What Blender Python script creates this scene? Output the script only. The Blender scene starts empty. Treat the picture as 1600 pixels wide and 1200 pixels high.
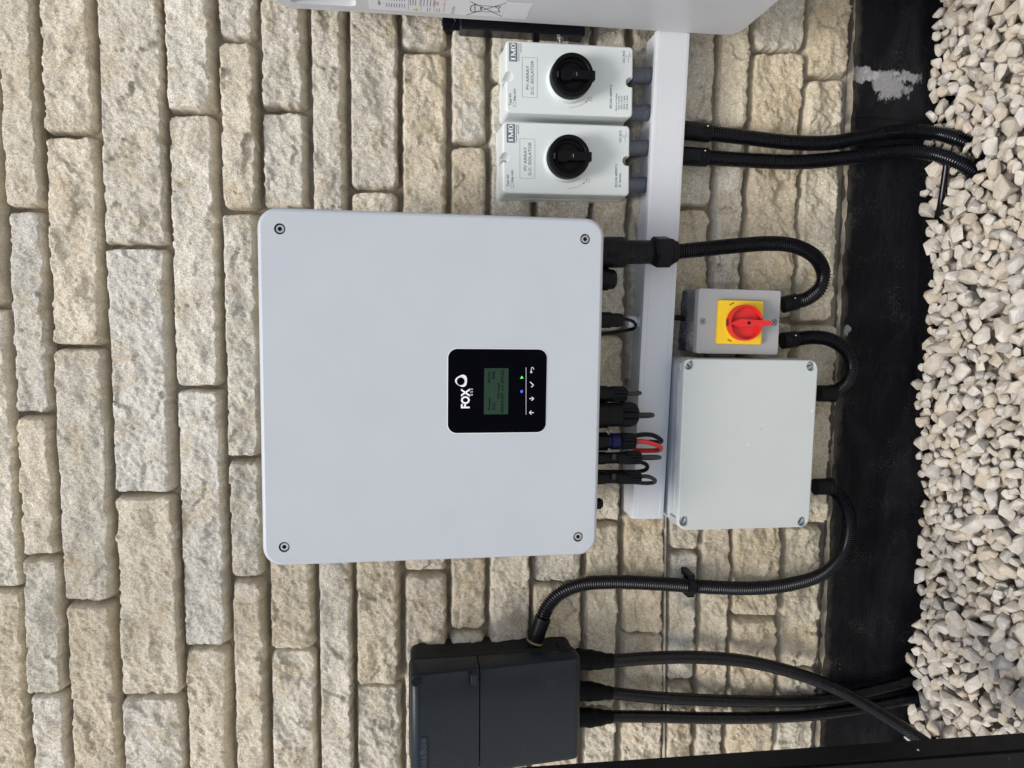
import bpy, math, random
import numpy as np
from mathutils import Vector, Matrix
from mathutils.geometry import tessellate_polygon

random.seed(7)
RNG = np.random.default_rng(11)
scene = bpy.context.scene
COL = scene.collection
ZG = 0.87                      # height of the inverter's centre above the gravel

# ------------------------------------------------------------------ camera
F_PX = 1146.1                  # focal length in pixels of a 1600 px wide picture
CAM = np.array([0.10105, -1.19484, 0.04845 + ZG])
PITCH, YAW, ROLL = 0.151409, 0.09222, 0.003886


def _rot(a, th):
    a = np.asarray(a, float)
    a = a / np.linalg.norm(a)
    K = np.array([[0, -a[2], a[1]], [a[2], 0, -a[0]], [-a[1], a[0], 0]])
    return np.eye(3) + math.sin(th) * K + (1 - math.cos(th)) * K @ K


_R = _rot((0, 0, 1), YAW) @ _rot((1, 0, 0), -PITCH)
CR, CU, CW = _R @ np.array([0, 0, -1.]), _R @ np.array([1., 0, 0]), _R @ np.array([0, 1., 0])
_Q = _rot(CW, ROLL)
CR, CU = _Q @ CR, _Q @ CU      # the phone was held on its side: picture right is world down

cd = bpy.data.cameras.new('camera')
cam = bpy.data.objects.new('camera', cd)
COL.objects.link(cam)
m = Matrix.Identity(4)
for i in range(3):
    m[i][0], m[i][1], m[i][2], m[i][3] = CR[i], CU[i], -CW[i], CAM[i]
cam.matrix_world = m
cd.sensor_width = 36
cd.lens = 36 * F_PX / 1600
cd.clip_start, cd.clip_end = 0.02, 500
scene.camera = cam

# ------------------------------------------------------------------ light
SUN_EL, SUN_AZ = math.radians(60), math.radians(-24)      # azimuth from -Y (in front of the wall) towards +X
wd = bpy.data.worlds.new('World')
scene.world = wd
wd.use_nodes = True
nt = wd.node_tree
nt.nodes.clear()
sky = nt.nodes.new('ShaderNodeTexSky')
sky.sky_type = 'NISHITA'
sky.sun_disc = False
sky.sun_elevation = SUN_EL
sky.sun_rotation = math.pi - SUN_AZ
sky.air_density, sky.dust_density, sky.ozone_density = 1.0, 2.5, 1.0
bg = nt.nodes.new('ShaderNodeBackground')
bg.inputs['Strength'].default_value = 0.09
wo = nt.nodes.new('ShaderNodeOutputWorld')
nt.links.new(sky.outputs[0], bg.inputs[0])
nt.links.new(bg.outputs[0], wo.inputs[0])
sd = bpy.data.lights.new('sun', 'SUN')
sd.energy = 1.5
sd.angle = math.radians(20)
sd.color = (1.0, 0.965, 0.91)
sun = bpy.data.objects.new('sun', sd)
COL.objects.link(sun)
sdir = Vector((math.sin(SUN_AZ) * math.cos(SUN_EL), -math.cos(SUN_AZ) * math.cos(SUN_EL), math.sin(SUN_EL)))
sun.rotation_euler = sdir.to_track_quat('Z', 'Y').to_euler()
sun.location = sdir * 6
scene.view_settings.view_transform = 'Standard'
scene.view_settings.look = 'None'
scene.view_settings.gamma = 1
scene.view_settings.use_curve_mapping = False
scene.view_settings.exposure = 0.82


# ------------------------------------------------------------------ pixel <-> world
def at(px, py, Y=0.0):
    """world point seen at a photo pixel on the upright plane at depth Y"""
    d = CW + CR * (px - 800) / F_PX - CU * (py - 600) / F_PX
    return CAM + d * (Y - CAM[1]) / d[1]


def at_x(px, py, X):
    d = CW + CR * (px - 800) / F_PX - CU * (py - 600) / F_PX
    return CAM + d * (X - CAM[0]) / d[0]


def at_z(px, py, Z):
    d = CW + CR * (px - 800) / F_PX - CU * (py - 600) / F_PX
    return CAM + d * (Z - CAM[2]) / d[2]


def project(P):
    d = np.asarray(P) - CAM
    z = d @ CW
    return 800 + F_PX * (d @ CR) / z, 600 - F_PX * (d @ CU) / z


# ------------------------------------------------------------------ materials
def srgb(r, g, b):
    def f(c):
        c /= 255
        return c / 12.92 if c <= .04045 else ((c + .055) / 1.055) ** 2.4
    return (f(r), f(g), f(b), 1)


class NT:
    def __init__(self, name):
        self.m = bpy.data.materials.new(name)
        self.m.use_nodes = True
        self.t = self.m.node_tree
        self.p = self.t.nodes['Principled BSDF']

    def n(self, typ, **kw):
        nd = self.t.nodes.new(typ)
        for k, v in kw.items():
            if k in nd.inputs:
                nd.inputs[k].default_value = v
            else:
                setattr(nd, k, v)
        return nd

    def l(self, a, b):
        self.t.links.new(a, b)

    def noise(self, vec, scale, detail=4, rough=.55, dist=0.0):
        nd = self.n('ShaderNodeTexNoise', Scale=scale, Detail=detail, Roughness=rough, Distortion=dist)
        self.l(vec, nd.inputs['Vector'])
        return nd.outputs['Fac']

    def ramp(self, fac, stops):
        nd = self.n('ShaderNodeValToRGB')
        e = nd.color_ramp.elements
        while len(e) < len(stops):
            e.new(.5)
        for el, (p, c) in zip(e, stops):
            el.position = p
            el.color = c if len(c) == 4 else (*c, 1)
        self.l(fac, nd.inputs[0])
        return nd.outputs[0]

    def mix(self, fac, a, b, mode='MIX'):
        nd = self.n('ShaderNodeMix', data_type='RGBA', blend_type=mode)
        for sock, v in ((nd.inputs[0], fac), (nd.inputs[6], a), (nd.inputs[7], b)):
            if hasattr(v, 'node'):
                self.l(v, sock)
            else:
                sock.default_value = v
        return nd.outputs[2]

    def math(self, op, a, b=0.0, c=0.0):
        nd = self.n('ShaderNodeMath', operation=op)
        for sock, v in zip(nd.inputs, (a, b, c)):
            if hasattr(v, 'node'):
                self.l(v, sock)
            else:
                sock.default_value = v
        return nd.outputs[0]

    def bump(self, h, strength, dist, prev=None):
        nd = self.n('ShaderNodeBump', Strength=strength, Distance=dist)
        self.l(h, nd.inputs['Height'])
        if prev is not None:
            self.l(prev, nd.inputs['Normal'])
        return nd.outputs[0]


def plastic(name, col, rough=.45, spec=.4, grain=0.0, dust=0.0, dustcol=(.35, .33, .30, 1), var=.06, metal=0.0,
            gscale=900, scratch=0.0, dthr=.70):
    k = NT(name)
    pos = k.n('ShaderNodeNewGeometry').outputs['Position']
    n1 = k.noise(pos, 14, 5)
    c0 = tuple(x * (1 - var) for x in col[:3]) + (1,)
    c1 = tuple(min(1, x * (1 + var)) for x in col[:3]) + (1,)
    c = k.ramp(n1, [(.3, c0), (.7, c1)])
    if dust:
        n2 = k.noise(pos, 420, 3, .7)
        n3 = k.noise(pos, 22, 4, .6)
        s = k.math('ADD', k.math('MULTIPLY', n2, .75), k.math('MULTIPLY', n3, .45))
        s = k.math('MULTIPLY', k.ramp(s, [(dthr, (0, 0, 0)), (dthr + .10, (1, 1, 1))]), dust)
        c = k.mix(s, c, dustcol)
    if scratch:
        mp = k.n('ShaderNodeMapping')
        mp.inputs['Scale'].default_value = (30, 30, 260)
        mp.inputs['Rotation'].default_value = (0, .6, 0)
        k.l(pos, mp.inputs['Vector'])
        n5 = k.noise(mp.outputs[0], 1.0, 6, .7, 1.5)
        s5 = k.math('MULTIPLY', k.ramp(n5, [(.56, (0, 0, 0)), (.72, (1, 1, 1))]), scratch)
        c = k.mix(s5, c, dustcol)
    k.l(c, k.p.inputs['Base Color'])
    n4 = k.noise(pos, 30, 4)
    k.l(k.math('ADD', k.math('MULTIPLY', n4, .2), rough - .1), k.p.inputs['Roughness'])
    k.p.inputs['Specular IOR Level'].default_value = spec
    k.p.inputs['Metallic'].default_value = metal
    if grain:
        k.l(k.bump(k.noise(pos, gscale, 2), grain, .0006), k.p.inputs['Normal'])
    return k.m


def stone_material():
    k = NT('split_limestone')
    pos = k.n('ShaderNodeNewGeometry').outputs['Position']
    oi = k.n('ShaderNodeObjectInfo')
    off = k.n('ShaderNodeVectorMath', operation='SCALE', Scale=9.0)
    comb = k.n('ShaderNodeCombineXYZ')
    k.l(oi.outputs['Random'], comb.inputs[0])
    k.l(oi.outputs['Random'], comb.inputs[2])
    k.l(comb.outputs[0], off.inputs[0])
    add = k.n('ShaderNodeVectorMath', operation='ADD')
    k.l(pos, add.inputs[0])
    k.l(off.outputs[0], add.inputs[1])
    v = add.outputs[0]
    c = oi.outputs['Color']
    # ochre and grey clouds
    n1 = k.noise(v, 15, 6, .65, .9)
    c = k.mix(k.math('MULTIPLY', k.ramp(n1, [(.50, (0, 0, 0)), (.70, (1, 1, 1))]), .66), c, (.56, .44, .27, 1))
    n2 = k.noise(v, 26, 5, .65, .3)
    c = k.mix(k.math('MULTIPLY', k.ramp(n2, [(.55, (0, 0, 0)), (.75, (1, 1, 1))]), .38), c, (.42, .41, .385, 1))
    # sandy grain
    n3 = k.noise(v, 420, 3, .75)
    c = k.mix(1.0, c, k.ramp(n3, [(.30, (.58, .57, .54)), (.5, (1.04, 1.04, 1.03)), (.7, (1.32, 1.32, 1.29))]), 'MULTIPLY')
    n6 = k.noise(v, 150, 4, .7, 1.0)
    c = k.mix(1.0, c, k.ramp(n6, [(.30, (.84, .83, .81)), (.6, (1.10, 1.10, 1.09))]), 'MULTIPLY')
    # rare dark pits
    n4 = k.noise(v, 75, 3, .5)
    c = k.mix(k.math('MULTIPLY', k.ramp(n4, [(.76, (0, 0, 0)), (.80, (1, 1, 1))]), .7), c, (.16, .14, .12, 1))
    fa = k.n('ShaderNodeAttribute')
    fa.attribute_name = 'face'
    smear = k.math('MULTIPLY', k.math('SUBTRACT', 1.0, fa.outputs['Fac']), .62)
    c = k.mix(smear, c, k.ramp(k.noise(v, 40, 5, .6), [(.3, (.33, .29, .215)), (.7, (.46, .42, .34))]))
    k.l(c, k.p.inputs['Base Color'])
    k.p.inputs['Roughness'].default_value = .93
    k.p.inputs['Specular IOR Level'].default_value = .15
    mp = k.n('ShaderNodeMapping')
    mp.inputs['Rotation'].default_value = (0, .7, 0)
    mp.inputs['Scale'].default_value = (1.25, 1.25, .6)
    k.l(v, mp.inputs['Vector'])
    b = k.bump(k.noise(mp.outputs[0], 270, 4, .7), 1.0, .0034)
    b = k.bump(k.noise(v, 620, 3, .75), 1.0, .0020, b)
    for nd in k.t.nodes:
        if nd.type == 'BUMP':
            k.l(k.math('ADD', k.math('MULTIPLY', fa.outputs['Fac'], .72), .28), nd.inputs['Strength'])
    k.l(b, k.p.inputs['Normal'])
    return k.m


def mortar_material():
    k = NT('tan_mortar')
    pos = k.n('ShaderNodeNewGeometry').outputs['Position']
    c = k.ramp(k.noise(pos, 25, 6, .6), [(.3, (.17, .14, .10)), (.5, (.27, .23, .175)), (.7, (.36, .32, .25))])
    c = k.mix(1.0, c, k.ramp(k.noise(pos, 500, 3, .7), [(.3, (.75, .75, .75)), (.7, (1.1, 1.1, 1.1))]), 'MULTIPLY')
    k.l(c, k.p.inputs['Base Color'])
    k.p.inputs['Roughness'].default_value = .95
    k.l(k.bump(k.noise(pos, 300, 4, .7), .6, .002), k.p.inputs['Normal'])
    return k.m


def gravel_material(name, per_object):
    k = NT(name)
    pos = k.n('ShaderNodeNewGeometry').outputs['Position']
    if per_object:
        rnd = k.n('ShaderNodeObjectInfo').outputs['Random']
    else:
        at_ = k.n('ShaderNodeAttribute')
        at_.attribute_name = 'tone'
        rnd = at_.outputs['Fac']
    c = k.ramp(rnd, [(0, (.49, .455, .39)), (.25, (.58, .54, .465)), (.45, (.53, .465, .37)), (.6, (.61, .575, .505)),
                     (.8, (.56, .53, .475)), (.93, (.46, .44, .405)), (1, (.64, .615, .565))])
    n1 = k.noise(pos, 60, 5, .6, .5)
    c = k.mix(1.0, c, k.ramp(n1, [(.3, (.78, .76, .73)), (.65, (1.08, 1.07, 1.06))]), 'MULTIPLY')
    n2 = k.noise(pos, 700, 3, .7)
    c = k.mix(1.0, c, k.ramp(n2, [(.3, (.82, .81, .8)), (.7, (1.06, 1.06, 1.06))]), 'MULTIPLY')
    k.l(c, k.p.inputs['Base Color'])
    k.p.inputs['Roughness'].default_value = .9
    k.p.inputs['Specular IOR Level'].default_value = .2
    b = k.bump(k.noise(pos, 130, 4, .6), .6, .003)
    k.l(k.bump(k.noise(pos, 600, 3, .7), .5, .001, b), k.p.inputs['Normal'])
    return k.m


def plinth_material(patches, ztop):
    """black bitumen paint with dust and a few dried plaster splashes at given world spots"""
    k = NT('black_bitumen_paint')
    pos = k.n('ShaderNodeNewGeometry').outputs['Position']
    mpv = k.n('ShaderNodeMapping')
    mpv.inputs['Scale'].default_value = (.35, 1, 1)
    k.l(pos, mpv.inputs['Vector'])
    c = k.ramp(k.noise(mpv.outputs[0], 30, 6, .65), [(.3, (.0032, .0035, .0050)), (.7, (.0075, .0078, .0098))])
    haze = k.math('MULTIPLY', k.ramp(k.noise(mpv.outputs[0], 11, 6, .7, .8), [(.48, (0, 0, 0)), (.75, (1, 1, 1))]), .30)
    c = k.mix(haze, c, (.050, .050, .052, 1))
    st = k.n('ShaderNodeMapping')
    st.inputs['Scale'].default_value = (2, 1, 60)
    k.l(pos, st.inputs['Vector'])
    c = k.mix(k.math('MULTIPLY', k.ramp(k.noise(st.outputs[0], 5, 6, .7, .6), [(.55, (0, 0, 0)), (.75, (1, 1, 1))]), .30), c, (.045, .044, .042, 1))
    sp = k.math('ADD', k.math('MULTIPLY', k.noise(pos, 520, 2, .6), .8), k.math('MULTIPLY', k.noise(pos, 16, 4, .6), .45))
    c = k.mix(k.math('MULTIPLY', k.ramp(sp, [(.76, (0, 0, 0)), (.84, (1, 1, 1))]), .35), c, (.20, .195, .18, 1))
    wob = k.n('ShaderNodeTexNoise', Scale=70, Detail=9, Roughness=.78, Distortion=.6)
    k.l(mpv.outputs[0], wob.inputs['Vector'])
    wob2 = k.n('ShaderNodeTexNoise', Scale=22, Detail=3, Roughness=.6)
    k.l(pos, wob2.inputs['Vector'])
    wsum = k.math('ADD', k.math('MULTIPLY', k.math('SUBTRACT', wob.outputs['Fac'], .5), 1.0), k.math('MULTIPLY', k.math('SUBTRACT', wob2.outputs['Fac'], .5), 1.1))
    for (cx, cz, rx, rz, thr) in patches:
        mp = k.n('ShaderNodeMapping')
        mp.vector_type = 'TEXTURE'
        mp.inputs['Location'].default_value = (cx, 0, cz)
        mp.inputs['Scale'].default_value = (rx, 50, rz)
        k.l(pos, mp.inputs['Vector'])
        ln = k.n('ShaderNodeVectorMath', operation='LENGTH')
        k.l(mp.outputs[0], ln.inputs[0])
        s = k.math('ADD', ln.outputs['Value'], k.math('MULTIPLY', wsum, thr))
        f = k.ramp(s, [(.80, (1, 1, 1)), (.99, (0, 0, 0))])
        c = k.mix(k.math('MULTIPLY', f, .60), c, k.ramp(k.noise(pos, 240, 4, .7), [(.3, (.34, .34, .34)), (.65, (.50, .49, .475))]))
    sx = k.n('ShaderNodeSeparateXYZ')
    k.l(pos, sx.inputs[0])
    dz = k.math('SUBTRACT', ztop, sx.outputs[2])
    e_ = k.math('ADD', dz, k.math('MULTIPLY', k.math('SUBTRACT', wsum, .0), .030))
    c = k.mix(k.math('MULTIPLY', k.ramp(e_, [(.0, (1, 1, 1)), (.014, (0, 0, 0))]), .34), c, (.19, .165, .125, 1))
    k.l(c, k.p.inputs['Base Color'])
    k.l(k.ramp(k.noise(pos, 40, 4), [(.3, (.42, .42, .42)), (.7, (.62, .62, .62))]), k.p.inputs['Roughness'])
    k.p.inputs['Specular IOR Level'].default_value = .10
    k.l(k.bump(k.noise(mpv.outputs[0], 120, 5, .6), .25, .002), k.p.inputs['Normal'])
    return k.m


def glow(name, col, s):
    k = NT(name)
    k.p.inputs['Base Color'].default_value = (*col, 1)
    k.p.inputs['Emission Color'].default_value = (*col, 1)
    k.p.inputs['Emission Strength'].default_value = s
    return k.m


M_STONE = stone_material()
M_MORTAR = mortar_material()
M_PEB = gravel_material('pale_gravel', True)
M_PEB2 = gravel_material('pale_gravel_mass', False)
M_INV = plastic('white_powder_coat', (.455, .485, .520), .42, .35, grain=.25, var=.02, gscale=1500)
M_INVB = plastic('grey_cast_body', (.30, .31, .33), .5, .4, grain=.2)
M_ISO = plastic('pale_grey_plastic', (.615, .66, .66), .38, .4, grain=.08, var=.015)
M_JB = plastic('light_grey_plastic', (.485, .52, .51), .42, .4, grain=.15, var=.02, gscale=1200)
M_JB2 = plastic('light_grey_plastic_base', (.49, .52, .53), .42, .4, var=.03)
M_SW = plastic('mid_grey_plastic', (.33, .335, .34), .45, .35, grain=.12, var=.025, gscale=1300)
M_SWB = plastic('dusty_dark_base', (.030, .034, .045), .6, .2, dust=1.0, dustcol=(.24, .245, .25, 1), scratch=.6, dthr=.60)
M_SWS = plastic('dusty_grey_rim', (.135, .14, .148), .55, .3, dust=1.0, dustcol=(.58, .55, .48, 1), scratch=.4, dthr=.625)
M_TRUNK = plastic('white_pvc', (.585, .61, .64), .35, .45, var=.015)
M_BAT = plastic('pale_grey_enamel', (.58, .59, .605), .4, .4, grain=.2, var=.02)
M_BLACK = plastic('black_plastic', (.0045, .005, .0075), .42, .16, dust=.22, dustcol=(.14, .135, .13, 1))
M_BLACKC = plastic('clean_black_plastic', (.0045, .005, .007), .4, .15)
M_COND = plastic('black_conduit', (.0020, .0028, .0052), .28, .48, dust=.06, dustcol=(.12, .12, .115, 1))
M_CABLE = plastic('black_cable_sheath', (.0026, .0032, .0055), .27, .30, dust=.22, dustcol=(.18, .175, .17, 1), scratch=.10)  # pale streaks paint highlights into the sheath colour; the dust is real
M_BOOT = plastic('black_heat_shrink', (.0028, .003, .004), .55, .10, dust=.10)
M_KNOB = plastic('matt_black_knob', (.0035, .0038, .005), .42, .11)
M_FUSE = plastic('blue_black_plastic', (.0110, .0160, .0225), .38, .28, grain=.15, dust=.12, dustcol=(.16, .165, .17, 1), scratch=.05)
M_FUSEB = plastic('black_plastic_base', (.014, .014, .014), .6, .2, dust=.4, dustcol=(.17, .165, .15, 1), scratch=.15)
M_STEEL = plastic('zinc_steel', (.55, .55, .56), .35, .5, metal=1.0, var=.15)
M_DARK = plastic('dark_recess', (.010, .010, .012), .7, .1)
M_BRKT = plastic('black_painted_steel', (.006, .0065, .010), .28, .3, dust=.08)
M_YEL = plastic('yellow_plastic', (.80, .52, .015), .4, .4, var=.02)
M_RED = plastic('red_plastic', (.62, .018, .02), .38, .4, var=.03)
M_REDC = plastic('red_cable', (.55, .03, .03), .4, .4, var=.05)
M_BLUE = plastic('navy_blue_plastic', (.006, .009, .06), .4, .2, var=.1)
M_GCAB = plastic('dark_grey_cable', (.035, .035, .034), .5, .2)
M_PIPE = plastic('grey_conduit_pipe', (.085, .10, .125), .45, .4, dust=.5, dustcol=(.36, .36, .35, 1))
M_POST = plastic('black_smooth_post', (.006, .0065, .0085), .5, .12, dust=.10)
M_GLASS = plastic('black_glass', (.0008, .0009, .0030), .16, .03, var=.02)
M_LCD = plastic('green_lcd', (.019, .043, .029), .3, .12, var=.05)
M_LCDT = plastic('lcd_segment', (.004, .006, .005), .5, .1)
M_WHITE = plastic('white_print', (.80, .80, .82), .5, .3, var=.01)
M_LABEL = plastic('white_label', (.72, .73, .77), .45, .3, var=.01)
M_GREYP = plastic('grey_print', (.07, .08, .10), .5, .3, var=.02)
M_GREYL = plastic('pale_grey_print', (.13, .145, .17), .5, .3, var=.02)
M_INK = plastic('black_ink', (.02, .02, .025), .5, .2)
M_LOGO = plastic('slate_print', (.13, .15, .18), .5, .3, var=.02)
M_INKY = plastic('yellow_ink', (.70, .50, .05), .5, .3)
M_INKR = plastic('red_ink', (.50, .10, .06), .5, .3)
M_CLEAR = plastic('grey_clear_latch', (.40, .42, .44), .3, .5)
M_GREEN_LED = glow('green_led', (.05, .75, .10), .5)
M_BLUE_LED = glow('blue_led', (.03, .10, .70), .25)


# ------------------------------------------------------------------ mesh builder
class MB:
    def __init__(self, mat=None):
        self.v, self.f = [], []
        self.T = mat or Matrix.Identity(4)

    def add(self, vs, fs):
        b = len(self.v)
        T = self.T
        self.v += [tuple(T @ Vector(p)) for p in vs]
        self.f += [tuple(b + i for i in f) for f in fs]

    def box(self, x0, x1, y0, y1, z0, z1):
        vs = [(x, y, z) for x in (x0, x1) for y in (y0, y1) for z in (z0, z1)]
        self.add(vs, [(0, 1, 3, 2), (4, 6, 7, 5), (0, 4, 5, 1), (2, 3, 7, 6), (0, 2, 6, 4), (1, 5, 7, 3)])

    def rings(self, rings, cap0=True, cap1=True, closed=True):
        n = len(rings[0])
        vs = [p for r in rings for p in r]
        fs = []
        for i in range(len(rings) - 1):
            for j in range(n):
                k = (j + 1) % n
                fs.append((i * n + j, i * n + k, (i + 1) * n + k, (i + 1) * n + j))
        if cap0:
            fs.append(tuple(range(n - 1, -1, -1)))
        if cap1:
            b = (len(rings) - 1) * n
            fs.append(tuple(b + j for j in range(n)))
        self.add(vs, fs)

    def rprism(self, cx, cz, w, h, r, prof, n=6, cap0=True, cap1=True, holes=None, tilt=0.0):
        """rounded rectangle swept along Y; prof = [(inset, y)...] from back to front; holes: outlines cut in the front"""
        rg = []
        for ins, y in prof:
            pts = rrect(cx, cz, w - 2 * ins, h - 2 * ins, max(.0004, r - ins), n)
            rg.append([(x, y + (tilt * (z - cz) if y < -.06 else 0), z) for x, z in pts])
        if not holes:
            self.rings(rg, cap0, cap1)
            return
        self.rings(rg, cap0, False)
        y = prof[-1][1]
        loops = [[Vector((x, z, 0)) for x, _, z in rg[-1]]] + [[Vector((x, z, 0)) for x, z in hl] for hl, _ in holes]
        tri = tessellate_polygon(loops)
        flat = [(v.x, y, v.y) for lp in loops for v in lp]
        self.add(flat, [tuple(t) for t in tri])
        for hl, depth in holes:
            self.rings([[(x, y, z) for x, z in hl], [(x, y + depth, z) for x, z in hl]], False, True)

    def lathe(self, p0, axis, prof, n=24, flute=0, fdepth=0.0, cap=True):
        """prof = [(radius, distance along axis)...]"""
        a = Vector(axis).normalized()
        u = a.orthogonal().normalized()
        w = a.cross(u)
        p0 = Vector(p0)
        rg = []
        for r, t in prof:
            ring = []
            for j in range(n):
                th = 2 * math.pi * j / n
                rr = r
                if flute:
                    rr = r * (1 - fdepth * (.5 + .5 * math.cos(flute * th)) ** 3)
                ring.append(tuple(p0 + a * t + (u * math.cos(th) + w * math.sin(th)) * rr))
            rg.append(ring)
        self.rings(rg, cap, cap)

    def nut(self, p0, axis, r, t0, t1, ch=.15, rot=0.0):
        """hexagonal nut with chamfered ends"""
        a = Vector(axis).normalized()
        u = a.orthogonal().normalized()
        w = a.cross(u)
        p0 = Vector(p0)
        rg = []
        for rr, t in ((r * (1 - ch), t0), (r, t0 + (t1 - t0) * .15), (r, t1 - (t1 - t0) * .15), (r * (1 - ch), t1)):
            rg.append([tuple(p0 + a * t + (u * math.cos(rot + k * math.pi / 3) + w * math.sin(rot + k * math.pi / 3)) * rr) for k in range(6)])
        self.rings(rg)

    def tube(self, pts, rad, n=14, cap=True):
        P = [Vector(p) for p in pts]
        if not hasattr(rad, '__len__'):
            rad = [rad] * len(P)
        t0 = (P[1] - P[0]).normalized()
        u = t0.orthogonal().normalized()
        rg = []
        for i, p in enumerate(P):
            t = (P[min(i + 1, len(P) - 1)] - P[max(i - 1, 0)]).normalized()
            u = (u - t * u.dot(t)).normalized()
            w = t.cross(u)
            rg.append([tuple(p + (u * math.cos(2 * math.pi * j / n) + w * math.sin(2 * math.pi * j / n)) * rad[i]) for j in range(n)])
        self.rings(rg, cap, cap)

    def poly(self, pts, y0, y1):
        """outline (x,z) extruded from y0 (back) to y1 (front); concave allowed"""
        n = len(pts)
        tri = tessellate_polygon([[Vector((x, z, 0)) for x, z in pts]])
        vs = [(x, y0, z) for x, z in pts] + [(x, y1, z) for x, z in pts]
        fs = [tuple(n + i for i in t) for t in tri] + [tuple(reversed(t)) for t in tri]
        fs += [(j, (j + 1) % n, n + (j + 1) % n, n + j) for j in range(n)]
        self.add(vs, fs)

    def line(self, a, b, wid, y0, y1):
        a, b = Vector(a), Vector(b)
        d = (b - a).normalized() * wid / 2
        q = Vector((-d.y, d.x))
        self.poly([tuple(a - d * 0 + q), tuple(a - q), tuple(b - q), tuple(b + q)], y0, y1)

    def obj(self, name, mat, parent=None, smooth=35, loc=None):
        me = bpy.data.meshes.new(name)
        vs = self.v
        if loc is not None:
            L = Vector(loc)
            vs = [tuple(Vector(p) - L) for p in vs]
        me.from_pydata(vs, [], self.f)
        me.validate()
        finish(me, mat, smooth)
        o = bpy.data.objects.new(name, me)
        COL.objects.link(o)
        if loc is not None:
            o.location = loc
        if parent:
            o.parent = parent
        return o


def finish(me, mat, smooth=35):
    import bmesh
    bm = bmesh.new()
    bm.from_mesh(me)
    bmesh.ops.recalc_face_normals(bm, faces=bm.faces)
    bm.to_mesh(me)
    bm.free()
    me.materials.append(mat)
    if smooth:
        me.shade_smooth()
        me.set_sharp_from_angle(angle=math.radians(smooth))


def rrect(cx, cz, w, h, r, n=6):
    r = min(r, w / 2 - 1e-5, h / 2 - 1e-5)
    pts = []
    for qx, qz, a0 in ((1, 1, 0), (-1, 1, 90), (-1, -1, 180), (1, -1, 270)):
        for i in range(n + 1):
            a = math.radians(a0 + 90 * i / n)
            pts.append((cx + qx * (w / 2 - r) + r * math.cos(a), cz + qz * (h / 2 - r) + r * math.sin(a)))
    return pts


def circ(cx, cz, r, n=20):
    return [(cx + r * math.cos(2 * math.pi * i / n), cz + r * math.sin(2 * math.pi * i / n)) for i in range(n)]


def spline(pts, step=.004):
    P = np.array(pts, float)
    P = np.vstack([2 * P[0] - P[1], P, 2 * P[-1] - P[-2]])
    out = []
    for i in range(1, len(P) - 2):
        p0, p1, p2, p3 = P[i - 1:i + 3]
        for t in np.linspace(0, 1, 40, endpoint=False):
            out.append(.5 * ((2 * p1) + (-p0 + p2) * t + (2 * p0 - 5 * p1 + 4 * p2 - p3) * t * t + (-p0 + 3 * p1 - 3 * p2 + p3) * t ** 3))
    out.append(P[-2])
    out = np.array(out)
    s = np.concatenate([[0], np.cumsum(np.linalg.norm(np.diff(out, axis=0), axis=1))])
    q = np.arange(0, s[-1], step)
    return np.array([np.interp(q, s, out[:, k]) for k in range(3)]).T


def px_path(pts, step=.004):
    return spline([at(*p) for p in pts], step)


def tag(o, label, cat, group=None):
    o['label'], o['category'] = label, cat
    if group:
        o['group'] = group
    return o


def thing(name, label, cat, loc=(0, 0, 0), roty=0.0, group=None):
    o = bpy.data.objects.new(name, None)
    o.empty_display_size = .05
    COL.objects.link(o)
    o.location = loc
    o.rotation_euler = (0, roty, 0)
    return tag(o, label, cat, group)


class Face:
    """a wall-mounted box fitted to four photo corners of its front plane; gives local coordinates"""
    def __init__(self, corners, Y):
        P = [at(x, y, Y) for x, y in corners]          # world: top-right, bottom-right, bottom-left, top-left
        tr, br, bl, tl = P
        self.c = (tr + br + bl + tl) / 4
        right = ((tr - tl) + (br - bl)) / 2
        up = ((tr - br) + (tl - bl)) / 2
        self.w, self.h = float(np.hypot(right[0], right[2])), float(np.hypot(up[0], up[2]))
        a1 = math.atan2(right[2], right[0])
        a2 = math.atan2(-up[0], up[2])
        self.rho = (a1 + a2) / 2
        self.Y = Y

    def thing(self, name, label, cat, group=None):
        return thing(name, label, cat, (float(self.c[0]), 0, float(self.c[2])), -self.rho, group)

    def loc(self, px, py, Y=None):
        p = at(px, py, self.Y if Y is None else Y) - self.c
        c, s = math.cos(self.rho), math.sin(self.rho)
        return (float(p[0] * c + p[2] * s), float(-p[0] * s + p[2] * c))

    def world(self, x, y, z):
        c, s = math.cos(self.rho), math.sin(self.rho)
        return (self.c[0] + x * c - z * s, y, self.c[2] + x * s + z * c)


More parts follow.
